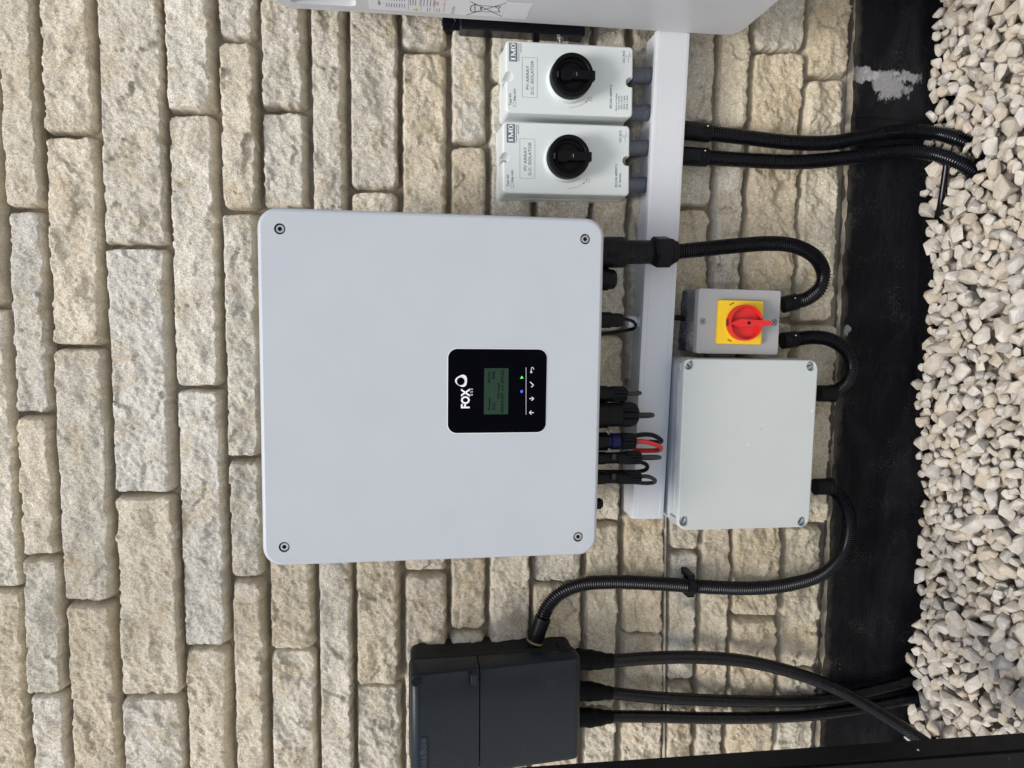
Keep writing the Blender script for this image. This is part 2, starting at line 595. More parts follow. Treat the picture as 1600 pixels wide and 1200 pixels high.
def lettering(s, parent, x, z, y, size, mat, width=None, align='CENTER', name='lettering', T=None, thick=.0002, rot=0.0, bold=0.0):
    cu = bpy.data.curves.new('txt', 'FONT')
    cu.body = s
    cu.size = 1
    cu.align_x = 'LEFT'
    cu.offset = bold
    cu.resolution_u = 3
    tmp = bpy.data.objects.new('txt', cu)
    COL.objects.link(tmp)
    dg = bpy.context.evaluated_depsgraph_get()
    me = bpy.data.meshes.new_from_object(tmp.evaluated_get(dg))
    bpy.data.objects.remove(tmp)
    bpy.data.curves.remove(cu)
    n = len(me.vertices)
    co = np.empty(n * 3)
    me.vertices.foreach_get('co', co)
    co = co.reshape(-1, 3)
    x0, x1 = co[:, 0].min(), co[:, 0].max()
    capk = size / .70
    sx = capk if width is None else width / (x1 - x0)
    tw = (x1 - x0) * sx
    ox = {'CENTER': -tw / 2, 'LEFT': 0, 'RIGHT': -tw}[align]
    X = (co[:, 0] - x0) * sx + ox
    Z = co[:, 1] * capk - size / 2
    c, s_ = math.cos(rot), math.sin(rot)
    out = np.stack([x + X * c - Z * s_, np.full(n, y), z + X * s_ + Z * c], 1)
    if T is not None:
        out = np.array([tuple(T @ Vector(p)) for p in out])
    me.vertices.foreach_set('co', out.ravel())
    me.materials.clear()
    me.materials.append(mat)
    me.name = name
    me.update()
    o = bpy.data.objects.new(name, me)
    COL.objects.link(o)
    o.parent = parent
    return o


# ------------------------------------------------------------------ 2D value noise
_TAB = RNG.random((257, 257)) * 2 - 1
_TAB[256] = _TAB[0]
_TAB[:, 256] = _TAB[:, 0]


def vn(x, z, seed=0):
    x = x + 37.17 * seed
    z = z + 91.73 * seed
    xi, zi = np.floor(x).astype(int), np.floor(z).astype(int)
    fx, fz = x - xi, z - zi
    fx, fz = fx * fx * (3 - 2 * fx), fz * fz * (3 - 2 * fz)
    xi, zi = xi % 256, zi % 256
    a = _TAB[xi, zi] * (1 - fx) + _TAB[xi + 1, zi] * fx
    b = _TAB[xi, zi + 1] * (1 - fx) + _TAB[xi + 1, zi + 1] * fx
    return a * (1 - fz) + b * fz


def grid_mesh(name, X, Y, Z, mat, smooth=True):
    ny, nx = X.shape
    co = np.stack([X, Y, Z], -1).reshape(-1, 3).astype(np.float32)
    idx = np.arange(nx * ny).reshape(ny, nx)
    q = np.stack([idx[:-1, :-1], idx[:-1, 1:], idx[1:, 1:], idx[1:, :-1]], -1).reshape(-1, 4)
    me = bpy.data.meshes.new(name)
    me.vertices.add(len(co))
    me.vertices.foreach_set('co', co.ravel())
    me.loops.add(q.size)
    me.loops.foreach_set('vertex_index', q.ravel().astype(np.int32))
    me.polygons.add(len(q))
    me.polygons.foreach_set('loop_start', (np.arange(len(q)) * 4).astype(np.int32))
    me.update(calc_edges=True)
    me.materials.append(mat)
    if smooth:
        me.shade_smooth()
    return me


# ------------------------------------------------------------------ ground
gb = MB()
gb.box(-40, 40, -60, 0.15, -.6, -.075)
g = gb.obj('ground', M_PEB2, None, 0)
g['kind'] = 'structure'
ga = g.data.attributes.new('tone', 'FLOAT', 'POINT')
ga.data.foreach_set('value', [.6] * len(g.data.vertices))

# ------------------------------------------------------------------ stone wall
wall = thing('stone_wall', 'rough cream split-stone wall with tan mortar joints above a black plinth', 'wall')

BOUNDS = [(-98, -35), (-9, 51), (57, 112), (147, 194), (253, 293), (337, 367), (403, 424), (482, 499), (543, 557), (624, 632),
          (703, 702), (765, 762), (840, 829), (929, 908), (988, 967), (1058, 1038), (1126, 1084), (1179, 1132), (1266, 1207), (1334, 1273)]
JOINTS = [[160, 480, 921], [326, 648, 869, 1082], [211, 542, 941], [385, 772, 1087], [176, 607, 1012], [64, 330, 716, 904],
          [172, 328, 610, 1014], [-60, 420, 800], [297, 650, 1070], [78, 400, 700, 895], [226, 620, 988], [129, 400, 700, 1150],
          [-10, 350, 620, 911], [210, 520, 816, 1107], [240, 600, 990], [198, 324, 600, 861, 1066], [205, 640, 1122],
          [80, 500, 963], [121, 505, 820, 1046]]
PAL = [(.79, .75, .665), (.81, .77, .675), (.77, .75, .695), (.79, .725, .61), (.77, .69, .55), (.83, .80, .73)]
GAPS = [.0026, .0034]


def bound_z(b, py):
    t = py / 1200
    return BOUNDS[b][0] * (1 - t) + BOUNDS[b][1] * t


def make_stone(quad, seed, warm_dim):
    """quad: world (x,z) of top-left, top-right, bottom-right, bottom-left"""
    tl, tr, br, bl = quad
    W = np.linalg.norm(tr - tl)
    H = np.linalg.norm(tl - bl)
    res = .0024
    nu, nv = max(6, int(W / res)), max(6, int(H / res))
    u, v = np.meshgrid(np.linspace(0, 1, nu), np.linspace(0, 1, nv))
    px = (bl[0] * (1 - u) + br[0] * u) * (1 - v) + (tl[0] * (1 - u) + tr[0] * u) * v
    pz = (bl[1] * (1 - u) + br[1] * u) * (1 - v) + (tl[1] * (1 - u) + tr[1] * u) * v
    x, z = u * W, v * H
    s = seed
    g_ = .0005 + .0010 * random.random()
    wl = .0026 * vn(z / .022, z * 0, s + .1) + .0010 * vn(z / .006, z * 0, s + .2)
    wr = .0026 * vn(z / .022, z * 0, s + .3) + .0010 * vn(z / .006, z * 0, s + .4)
    wt = .0012 * vn(x / .035, x * 0, s + .5) + .0014 * vn(x / .011, x * 0, s + .6)
    wb = .0012 * vn(x / .035, x * 0, s + .7) + .0016 * vn(x / .010, x * 0, s + .8)
    dl, dr = x - g_ - .0004 - np.abs(wl), W - x - g_ - .0004 - np.abs(wr)
    dt, db = H - z - g_ - np.abs(wt), z - g_ - np.abs(wb)
    # outline rounded at the corners
    rc = random.uniform(.006, .015)

    def corner(a, b):
        q = np.minimum(a, b)
        m_ = (a < rc) & (b < rc)
        return np.where(m_, rc - np.hypot(rc - a, rc - b), q)
    d = np.minimum(np.minimum(corner(dl, dt), corner(dr, dt)), np.minimum(corner(dl, db), corner(dr, db)))
    bev_b = .0070 + .0032 * vn(x / .016, z / .03, s + 2) + .0028 * vn(x / .0065, z / .02, s + 2.5) + random.uniform(-.002, .005)
    bev_t = .0036 + .0016 * vn(x / .015, z / .02, s + 3) + .0012 * vn(x / .006, z / .02, s + 3.5)
    bev_s = .0034 + .0016 * vn(x / .012, z / .012, s + 4)
    wgt_b = np.clip(1 - (db - np.minimum(np.minimum(dl, dr), dt)) / .01, 0, 1) * (db < H * .5)
    wgt_t = np.clip(1 - (dt - np.minimum(np.minimum(dl, dr), db)) / .01, 0, 1) * (dt < H * .5)
    bev = bev_s * (1 - np.maximum(wgt_b, wgt_t)) + bev_b * wgt_b + bev_t * wgt_t * (1 - wgt_b)
    t = np.clip(d / np.maximum(bev, .003), 0, 1)
    prot = .036 + random.uniform(-.004, .004)
    prof = np.clip(t * 1.06, 0, 1) ** .72
    face = np.clip((t - .72) / .28, 0, 1)
    a = random.uniform(.5, 1.0)
    ca, sa = math.cos(a), math.sin(a)
    gx, gz = px * ca + pz * sa, -px * sa + pz * ca
    ra = random.uniform(.5, 1.2) + .35 * warm_dim
    rl = 1 + .9 * warm_dim
    rough = (.0030 * rl * vn(px / .034, pz / .030, s) + .0015 * rl * vn(px / .015, pz / .014, s + 5)
             + ra * (.0009 * vn(gx / .0085, gz / .0055, s + 6) + .0009 * vn(gx / .0052, gz / .0036, s + 7))
             + .0010 * vn(px / .0038, pz / .0034, s + 9) - .004 * np.clip(np.abs(vn(px / .05, pz / .02, s + 11)) * -6 + .25, 0, 1) * (ra > 1.0)
             - .0018 * np.clip(vn(px / .024, pz / .018, s + 8) - .45, 0, 1))
    # split facets: tilted planes that meet in low chipped steps
    nf = max(4, int(W * H / .0011))
    sx_, sz_ = np.array([random.uniform(0, W) for _ in range(nf)]), np.array([random.uniform(0, H) for _ in range(nf)])
    wx, wz = x + .006 * vn(x / .012, z / .012, s + 20) + .0025 * vn(x / .004, z / .004, s + 22), z + .006 * vn(x / .012, z / .012, s + 21) + .0025 * vn(x / .004, z / .004, s + 23)
    near_ = np.argmin((wx[..., None] - sx_) ** 2 + (1.6 * (wz[..., None] - sz_)) ** 2, -1)
    fa1, fa2 = RNG.normal(0, .055, nf), RNG.normal(0, .075, nf)
    fo = RNG.normal(0, .0006, nf)
    rough = rough + (fa1[near_] * (wx - sx_[near_]) + fa2[near_] * (wz - sz_[near_]) + fo[near_]) * (.6 + .6 * warm_dim)
    tiltx, tiltz = random.uniform(-.0025, .0025), random.uniform(-.002, .003)
    h = prot * prof + face * (rough + tiltx * (u - .5) * 2 + tiltz * (v - .5) * 2) + (1 - face) * prof * .3 * rough
    Y = .031 - np.where(d > 0, np.maximum(h, 0), 0)
    cx, cz = float(px.mean()), float(pz.mean())
    me = grid_mesh('stone', px - cx, Y, pz - cz, M_STONE)
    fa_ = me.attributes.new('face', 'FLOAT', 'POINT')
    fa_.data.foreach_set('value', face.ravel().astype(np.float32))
    o = bpy.data.objects.new('stone', me)
    COL.objects.link(o)
    o.location = (cx, 0, cz)
    o.parent = wall
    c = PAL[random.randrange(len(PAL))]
    b_ = random.uniform(.90, 1.06) * (1.06 - .17 * warm_dim)  # weaker light low on the wall put into the colour, beside real variation
    k = warm_dim * random.uniform(.4, 1.0)
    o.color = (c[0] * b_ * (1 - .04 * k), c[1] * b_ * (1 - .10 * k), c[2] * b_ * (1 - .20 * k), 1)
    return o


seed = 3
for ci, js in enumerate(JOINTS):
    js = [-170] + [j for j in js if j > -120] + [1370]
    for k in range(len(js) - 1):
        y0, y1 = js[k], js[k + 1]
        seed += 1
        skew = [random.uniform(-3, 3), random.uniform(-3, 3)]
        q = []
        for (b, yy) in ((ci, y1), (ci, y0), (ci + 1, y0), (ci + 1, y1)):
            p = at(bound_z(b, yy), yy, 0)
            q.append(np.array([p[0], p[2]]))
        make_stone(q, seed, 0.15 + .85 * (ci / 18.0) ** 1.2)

# mortar bed behind the stones
x0, x1 = -.95, .95
ztop = at(-98, 600)[2] + .004
zbot = at(1314, 600)[2]
gx, gz = np.meshgrid(np.arange(x0, x1, .005), np.arange(zbot, ztop, .004))
zb_line = zbot + .003 * vn(gx / .03, gx * 0, 77) + .002 * vn(gx / .008, gx * 0, 78)
Yb = .0205 + .0035 * vn(gx / .03, gz / .03, 71) + .0018 * vn(gx / .009, gz / .009, 72)
gz2 = np.maximum(gz, zb_line)
Yb = Yb - .0105 * np.clip(1 - (gz - zbot) / .012, 0, 1) ** .5
o = bpy.data.objects.new('mortar', grid_mesh('mortar', gx, Yb, gz2, M_MORTAR))
COL.objects.link(o)
o.parent = wall
mb = MB()
mb.box(-2.6, 2.6, .0315, .30, -.3, 2.6)
mb.obj('backing', M_MORTAR, wall, 0)
# plinth: black painted band below the stones
pa = at(1392, 132, .012)
pb = at(1340, 118, .012)
pc = at(1327, 513, .012)
pe = at(1420, 120, .012)
M_PLINTH = plinth_material([(pa[0], pa[2], .026, .044, 2.0), (pb[0] + .002, pb[2] - .012, .013, .026, 2.6),
                            (pe[0], pe[2], .012, .034, 2.2),
                            (pc[0], pc[2], .011, .008, 3.2)], float(zbot) - .001)
zt = zbot + .010
gx, gz = np.meshgrid(np.arange(-1.2, 1.2, .01), np.linspace(-.16, zt, 40))
Yp = .013 + .0012 * vn(gx / .15, gz / .08, 81) + .0004 * vn(gx / .03, gz / .02, 82)
o = bpy.data.objects.new('plinth', grid_mesh('plinth', gx, Yp, gz, M_PLINTH))
COL.objects.link(o)
o.parent = wall
# lapped edge of the damp proof membrane on the plinth
mb = MB()
p0, p1 = at(1337, 182, .010), at(1440, 190, .010)
mb.tube([p0, (p0 + p1) / 2 + np.array([.001, 0, 0]), p1], .0010, 6)
mb.obj('membrane_lap', M_PLINTH, wall)
# straight grey damp course strip between two courses
mb = MB()
a_, b_ = at(1046, 0, 0), at(1037.5, 1200, 0)
mb.box(-1.0, 1.0, -.001, .03, -.0008, .0024)
dp = mb.obj('damp_course_strip', plastic('grey_dpc', (.50, .455, .38), .7, .2, dust=.3), wall, 0)
dp.location = ((a_[0] + b_[0]) / 2, 0, (a_[2] + b_[2]) / 2)
dp.rotation_euler = (0, -math.atan2(a_[2] - b_[2], a_[0] - b_[0]), 0)

# ------------------------------------------------------------------ runs that enter the gravel
PATH_A = [(1106, 208, -.024), (1170, 215.5, -.026), (1240, 223, -.028), (1300, 223, -.026), (1350, 214, -.026), (1410, 206, -.030),
                (1460, 208, -.045), (1500, 219, -.072), (1533, 236, -.088), (1562, 256, -.094), (1590, 276, -.096)]
PATH_B = [(1102, 246, -.024), (1170, 250.5, -.026), (1250, 253, -.028), (1330, 246, -.028), (1400, 237, -.036), (1450, 239, -.055),
                (1495, 253, -.084), (1528, 271, -.100), (1556, 294, -.106), (1580, 316, -.108)]
CABLES = [('thick black cable rightmost from the fuse box, arching across the other two',
        [(900, 1029, -.045), (935, 1032, -.044), (966, 1032, -.040), (1020, 1028, -.034), (1090, 1027, -.032), (1170, 1034, -.036), (1250, 1054, -.045), (1320, 1083, -.058),
         (1380, 1118, -.076), (1430, 1150, -.095), (1470, 1178, -.12)], .0110, 1.45),
       ('thick black cable in the middle of three, dropping to the gravel edge',
        [(900, 1079, -.045), (935, 1081, -.042), (966, 1084, -.034), (1030, 1090, -.028), (1110, 1094, -.026), (1200, 1096, -.022), (1270, 1094, -.016), (1330, 1086, -.012), (1390, 1072, -.010), (1440, 1058, -.014), (1475, 1046, -.03)], .0102, 1.5),
       ('thick black cable leftmost of three, ending behind the gravel edge',
        [(900, 1121, -.045), (935, 1121, -.042), (966, 1119.5, -.034), (1030, 1120, -.028), (1110, 1122, -.026), (1200, 1121, -.022), (1270, 1117, -.016), (1330, 1109, -.012), (1390, 1098, -.010), (1440, 1088, -.014), (1475, 1080, -.03)], .0102, 1.5)]

GC = spline([at_z(1480, 240, .012), at_z(1478, 262, .010), at_z(1474, 290, .008), at_z(1469, 322, .004), at_z(1462, 350, -.012)], .004)
AVOID = np.concatenate([px_path(PATH_A, .006), px_path(PATH_B, .006)] + [px_path(c_[1], .006) for c_ in CABLES] + [GC])
AVR = np.concatenate([[.0123] * (len(px_path(PATH_A, .006)) + len(px_path(PATH_B, .006)))] + [[c_[2]] * len(px_path(c_[1], .006)) for c_ in CABLES] + [[.0052] * len(GC)])
print('ends', [np.round(px_path(p_, .006)[-8:][::3], 3).tolist() for p_ in (PATH_A, PATH_B, CABLES[0][1], CABLES[1][1], CABLES[2][1])])

# ------------------------------------------------------------------ gravel
bed = bpy.data.objects.new('gravel_bed', None)
COL.objects.link(bed)
bed['kind'] = 'structure'


def rock_mesh(name, seed, sub, mat):
    import bmesh
    r = random.Random(seed)
    bm = bmesh.new()
    sc = (r.uniform(1.0, 1.4), r.uniform(.82, 1.02), r.uniform(.62, .88))
    for _ in range(r.randint(15, 22)):
        n = Vector((r.gauss(0, 1), r.gauss(0, 1), r.gauss(0, 1))).normalized() * r.uniform(1.0, 1.14)
        bm.verts.new((n.x * sc[0], n.y * sc[1], n.z * sc[2]))
    res = bmesh.ops.convex_hull(bm, input=bm.verts)
    bmesh.ops.delete(bm, geom=[g_ for g_ in res['geom_interior'] if isinstance(g_, bmesh.types.BMVert)], context='VERTS')
    bmesh.ops.dissolve_limit(bm, angle_limit=math.radians(14), verts=bm.verts, edges=bm.edges)
    bmesh.ops.bevel(bm, geom=list(bm.edges), offset=.12 if sub > 2 else .10, segments=2 if sub > 2 else 1, profile=.6, affect='EDGES', clamp_overlap=True)
    bmesh.ops.triangulate(bm, faces=bm.faces)
    me = bpy.data.meshes.new(name)
    bm.to_mesh(me)
    bm.free()
    me.materials.append(mat)
    me.shade_smooth()
    me.set_sharp_from_angle(angle=math.radians(28))
    return me


def gravel_level(x):
    return -.022 + .036 * (x + .65) / 1.3


NP_ = []          # placed: x, y, z, r
rr = random.Random(5)
XS, YS, ZS, RS = [], [], [], []


def drop_height(x, y, r):
    if not XS:
        return -.075 + r * .7
    X, Y, Z, R = drop_height.arr
    d2 = (X - x) ** 2 + (Y - y) ** 2
    s_ = (R + r) * .84
    m_ = d2 < s_ * s_
    if not m_.any():
        return -.075 + r * .7
    return max(-.075 + r * .7, float((Z[m_] + np.sqrt(s_[m_] ** 2 - d2[m_]) * .9).max()))


fails = 0
while len(XS) < 7600 and fails < 260:
    r = min(.023, max(.0082, rr.lognormvariate(math.log(.0128), .25)))
    best = None
    for _ in range(7):
        x = rr.uniform(-.82, .86)
        y = rr.uniform(-.38, -.002 - r * .55)
        if len(XS) % 50 == 0 or not hasattr(drop_height, 'arr') or drop_height.n != len(XS):
            drop_height.arr = tuple(np.array(a) for a in (XS, YS, ZS, RS))
            drop_height.n = len(XS)
        z = drop_height(x, y, r)
        if best is None or z - gravel_level(x) < best[2] - gravel_level(best[0]):
            best = (x, y, z)
    x, y, z = best
    lim = gravel_level(x) + (.006 + .010 * (y > -.035)) * float(vn(np.array(x / .1), np.array(y / .1), 60)) - r * .15 - .004 * (y > -.05)
    hit = (np.hypot(np.hypot(AVOID[:, 0] - x, AVOID[:, 1] - y), AVOID[:, 2] - z) < AVR + r * .95).any()
    if z > lim or hit:
        fails += 1
        continue
    fails = 0
    XS.append(x); YS.append(y); ZS.append(z); RS.append(r)

ROCKS = [rock_mesh('pebble', 100 + i, 3, M_PEB) for i in range(28)]
ROCKS_LOW = [rock_mesh('pebble_low', 100 + i, 2, M_PEB2) for i in range(28)]
score = []
for i in range(len(XS)):
    px_, py_ = project((XS[i], YS[i], ZS[i]))
    vis = -10 < px_ < 1615 and -15 < py_ < 1175
    score.append(((RS[i] * 1.0 + (ZS[i] - gravel_level(XS[i])) * .9) if vis else -9) )
order = sorted(range(len(XS)), key=lambda i: -score[i])
near = set(order[:300])
vs_all, fs_all, tone = [], [], []
lowdata = []
for me in ROCKS_LOW:
    co = np.empty(len(me.vertices) * 3)
    me.vertices.foreach_get('co', co)
    fa = np.array([tuple(p.vertices) for p in me.polygons])
    lowdata.append((co.reshape(-1, 3), fa))
for i in range(len(XS)):
    k = rr.randrange(28)
    eul = (rr.gauss(0, .45), rr.gauss(0, .45), rr.uniform(0, 6.28))
    if i in near:
        o = bpy.data.objects.new('pebble', ROCKS[k])
        COL.objects.link(o)
        o.location = (XS[i], YS[i], ZS[i])
        o.rotation_euler = eul
        o.scale = (RS[i],) * 3
        o.parent = bed
    else:
        from mathutils import Euler
        Rm = np.array(Euler(eul).to_matrix())
        co, fa = lowdata[k]
        base = sum(len(a) for a in vs_all) if False else None
        vs_all.append(co @ Rm.T * RS[i] + np.array([XS[i], YS[i], ZS[i]]))
        fs_all.append(fa)
        tone.append(rr.random())
nv = 0
FF = []
for c_, f_ in zip(vs_all, fs_all):
    FF.append(f_ + nv)
    nv += len(c_)
VV = np.concatenate(vs_all).astype(np.float32)
FF = np.concatenate(FF).astype(np.int32)
me = bpy.data.meshes.new('small_gravel')
me.vertices.add(len(VV))
me.vertices.foreach_set('co', VV.ravel())
me.loops.add(FF.size)
me.loops.foreach_set('vertex_index', FF.ravel())
me.polygons.add(len(FF))
me.polygons.foreach_set('loop_start', (np.arange(len(FF)) * 3).astype(np.int32))
me.update(calc_edges=True)
at_ = me.attributes.new('tone', 'FLOAT', 'POINT')
at_.data.foreach_set('value', np.repeat(np.array(tone, np.float32), [len(c_) for c_ in vs_all]))
me.materials.append(M_PEB2)
me.shade_smooth()
me.set_sharp_from_angle(angle=math.radians(28))
o = bpy.data.objects.new('small_gravel', me)
COL.objects.link(o)
o.parent = bed
o['kind'] = 'stuff'
for m_ in ROCKS_LOW:
    bpy.data.meshes.remove(m_)

# ------------------------------------------------------------------ inverter
F = Face([(401.2, 322.7), (945.4, 341.6), (932.6, 866.1), (409.5, 886.7)], -.195)
inv = F.thing('solar_inverter', 'large square white solar inverter with black display panel and four corner screws', 'inverter')
W, H = F.w, F.h
mb = MB()
mb.rprism(0, 0, W - .030, H - .030, .018, [(0, -.030), (0, -.160), (.004, -.172)])
mb.obj('body', M_INVB, inv)
mb = MB()
mb.rprism(0, .0, .30, .36, .004, [(0, .004), (0, -.029)])
mb.obj('wall_plate', M_STEEL, inv)
scr = [F.loc(*p) for p in ((437, 357.5), (914.5, 373.5), (903.5, 839), (444, 855))]
mb = MB()
mb.rprism(0, 0, W, H, .026, [(.004, -.160), (0, -.163), (0, -.189), (.0008, -.1922), (.0026, -.1942), (.0052, -.195)], n=10,
          holes=[(circ(x, z, .0072, 24), .0045) for x, z in scr])
mb.obj('cover', M_INV, inv)
for x, z in scr:
    mb = MB()
    mb.lathe((x, -.1908, z), (0, -1, 0), [(.0056, 0), (.0056, .0022), (.0048, .003), (.0028, .003), (.0026, .0008)], 24)
    mb.obj('screw', M_STEEL, inv)
    mb = MB()
    mb.lathe((x, -.19055, z), (0, -1, 0), [(.0071, 0), (.0071, .0012), (.0058, .0012)], 24)
    mb.obj('washer', M_DARK, inv)
# display
tl = F.loc(699.5, 677, -.196)
brp = F.loc(855, 546, -.196)
dcx, dcz = (tl[0] + brp[0]) / 2, (tl[1] + brp[1]) / 2
dw, dh = abs(brp[0] - tl[0]), abs(tl[1] - brp[1])
mb = MB()
mb.rprism(dcx, dcz, dw, dh, .0125, [(0, -.1945), (0, -.1956), (.0005, -.196)], n=8)
disp = mb.obj('display_panel', M_GLASS, inv)
mb = MB()
mb.rprism(dcx, dcz, dw + .0016, dh + .0016, .0133, [(0, -.1948), (0, -.1953), (.0006, -.1954)], n=8)
mb.obj('display_bezel', M_WHITE, inv)
YD = -.1963


def DL(zx, zy):           # zoom pixels of the display close-up
    return F.loc(660 + zx * .15, 520 + zy * .15, -.1963)


a, b = DL(488, 786), DL(405, 580)
lettering('FOX', disp, (a[0] + b[0]) / 2, (a[1] + b[1]) / 2, YD, abs(b[1] - a[1]), M_WHITE, abs(b[0] - a[0]), bold=.035)
a, b = DL(524, 652), DL(500, 580)
lettering('E S S', disp, (a[0] + b[0]) / 2, (a[1] + b[1]) / 2, YD, abs(b[1] - a[1]), M_WHITE, abs(b[0] - a[0]))


def ringpoly(outer, inner):
    mbq = MB()
    loops = [[Vector((x, z, 0)) for x, z in outer], [Vector((x, z, 0)) for x, z in inner]]
    tri = tessellate_polygon(loops)
    mbq.add([(v.x, YD, v.y) for lp in loops for v in lp], [tuple(t) for t in tri])
    return mbq


# swirl emblem: rounded triangular ring, heavier on one side, with a thin inner arc
cx_, cz_ = DL(408, 500)
R_ = .0081
out_, in_, in2, in3 = [], [], [], []
for i in range(48):
    th = 2 * math.pi * i / 48
    k = 1 + .09 * math.cos(3 * (th + .55))
    out_.append((cx_ + R_ * k * math.cos(th), cz_ + R_ * k * math.sin(th)))
    in_.append((cx_ - .0006 + R_ * .66 * math.cos(th), cz_ + .0010 + R_ * .66 * math.sin(th)))
    in2.append((cx_ - .0002 + R_ * .78 * math.cos(th), cz_ + .0004 + R_ * .78 * math.sin(th)))
    in3.append((cx_ - .0002 + R_ * .745 * math.cos(th), cz_ + .0004 + R_ * .745 * math.sin(th)))
ringpoly(out_, in2).obj('emblem', M_WHITE, disp, 0)
ringpoly(in3, in_).obj('emblem', M_WHITE, disp, 0)
a, b = DL(640, 850), DL(898, 370)
mb = MB()
mb.rprism((a[0] + b[0]) / 2, (a[1] + b[1]) / 2, abs(b[0] - a[0]), abs(b[1] - a[1]), .0006, [(0, -.1957), (0, -.1962)])
mb.obj('lcd_screen', M_LCD, disp)
for s, zx, zy, hh, ww, al in (('Power', 695, 805, 26, 135, 'LEFT'), ('-451W', 695, 400, 26, 140, 'RIGHT'), ('SoC', 742, 805, 26, 80, 'LEFT'),
                              ('90%', 742, 400, 26, 85, 'RIGHT'), ('Normal', 790, 605, 26, 165, 'CENTER'),
                              ('2024-07-15 07:22', 832, 610, 28, 455, 'CENTER')):
    x, z = DL(zx, zy)
    lettering(s, disp, x, z, -.1964, hh * .000131, M_LCDT, ww * .000131, al, bold=.02)
mb = MB()
a, b = DL(1080, 852), DL(1080, 360)
mb.line(a, b, .0004, -.196, YD)


def stroke(mbq, pts, wid):
    for p, q in zip(pts[:-1], pts[1:]):
        mbq.line(DL(*p), DL(*q), wid, -.196, YD)


stroke(mb, [(1160, 832), (1114, 832)], .0010)
stroke(mb, [(1136, 850), (1113, 832), (1136, 812)], .0010)
stroke(mb, [(1114, 686), (1160, 686)], .0010)
stroke(mb, [(1138, 668), (1161, 686), (1138, 706)], .0010)
stroke(mb, [(1122, 512), (1158, 545), (1134, 566)], .0011)
stroke(mb, [(1134, 415), (1134, 372), (1140, 360), (1150, 360), (1158, 370), (1158, 384)], .0007)
stroke(mb, [(1124, 405), (1134, 420), (1144, 405)], .0008)
mb.obj('button_icon', M_WHITE, disp, 0)
mb = MB()
mb.poly([DL(1018, 478), DL(1052, 474), DL(1036, 448)], -.196, YD)
mb.obj('green_light', M_GREEN_LED, disp, 0)
mb = MB()
mb.poly([DL(1018, 618), DL(1026, 596), DL(1046, 598), DL(1048, 618), DL(1034, 628)], -.196, YD)
mb.obj('blue_light', M_BLUE_LED, disp, 0)
# hair-thin scuff on the cover
mb = MB()
pts = [F.loc(*p) for p in ((478, 668), (486, 655), (492, 640), (496, 622))]
mb.tube([(x, -.1949, z) for x, z in pts], .0002, 5)
mb.obj('scuff', plastic('scuffed_coat', (.44, .47, .54), .5, .3), inv)


# ------------------------------------------------------------------ connectors under the inverter
def down_part(px0, py, Y, prof):
    """prof in pixels: (radius_px, dx_px)"""
    return at(px0, py, Y), [(r * .00098, t * .00098) for r, t in prof]


DN = (0, 0, -1)
UNDER = 'plugs under the inverter'


def plug(label, px0, py, Y, prof, mat, nutprof=None, nutmat=None, extra=None, name='cable_plug', flute=14, nutoff=0):
    p, pr = down_part(px0, py, Y, prof)
    t = thing(name, label, 'plug', tuple(p), 0, UNDER)
    mb = MB()
    mb.lathe((0, 0, 0), DN, pr, 28)
    mb.obj('plug_body', mat, t)
    rm = max(r for r, q in pr) * 1.12
    mb = MB()
    mb.lathe((0, 0, 0), DN, [(rm, -.004), (rm, .017), (rm * .93, .0185), (rm * .8, .0185)], 28, 7, .06)
    mb.obj('socket_collar', M_BLACKC, t)
    if nutprof:
        mb = MB()
        mb.lathe((0, 0, 0), DN, [(r * .00098, q * .00098) for r, q in nutprof], 56, flute, .14)
        mb.obj('gland_nut', nutmat or M_BLACK, t)
    return t, p


def child_tube(t, p, pts, r, mat, name='cable', n=12, step=.003):
    mb = MB()
    q = px_path(pts, step) - np.array(p)
    mb.tube(q, r, n)
    return mb.obj(name, mat, t)


YC = -.115
# blanking cap beside the conduit fitting
t, p = plug('squat round black blanking cap under the inverter beside the big conduit fitting', 932, 436, -.10,
            [(13, 0), (13, 12), (15.5, 13), (16, 20), (15, 27), (12, 30)], M_BLACK, name='blanking_cap')
# slim data plug and its loop of cable
t, p = plug('slim black data plug with thin cable looping beside the white trunking gland', 936, 500, -.125,
            [(8, 0), (8, 14), (10.5, 15), (11, 30), (9.5, 36), (5, 38)], M_BLACK)
child_tube(t, p, [(970, 498, -.125), (984, 500, -.122), (992, 505, -.112), (992, 512, -.10), (980, 516, -.09), (960, 519, -.085), (935, 523, -.08)], .0026, M_BLACKC)
# comms plug
t, p = plug('black ribbed plug with grey cable stub, first left of the data plug', 930, 616, -.115,
            [(12, 0), (12, 28), (10, 30)], M_BLACK, [(10, 24), (12.5, 26), (12.5, 46), (10, 50)], M_BLACK)
child_tube(t, p, [(976, 615, -.115), (988, 615, -.115), (997, 614.5, -.105), (1000, 614, -.085), (995, 613, -.06)], .0032, M_GCAB)
# big round plug
t, p = plug('biggest black ribbed plug under the inverter with one dark cable', 930, 648, -.120,
            [(19, 0), (19, 40)], M_BLACK, [(18, 40), (19.5, 42), (19.5, 56), (17, 64), (12, 68)], M_BLACK, flute=22)
child_tube(t, p, [(994, 648, -.120), (1008, 648, -.118), (1017, 648, -.110), (1019, 649, -.095), (1008, 650, -.08), (996, 650, -.066)], .0036, M_GCAB)
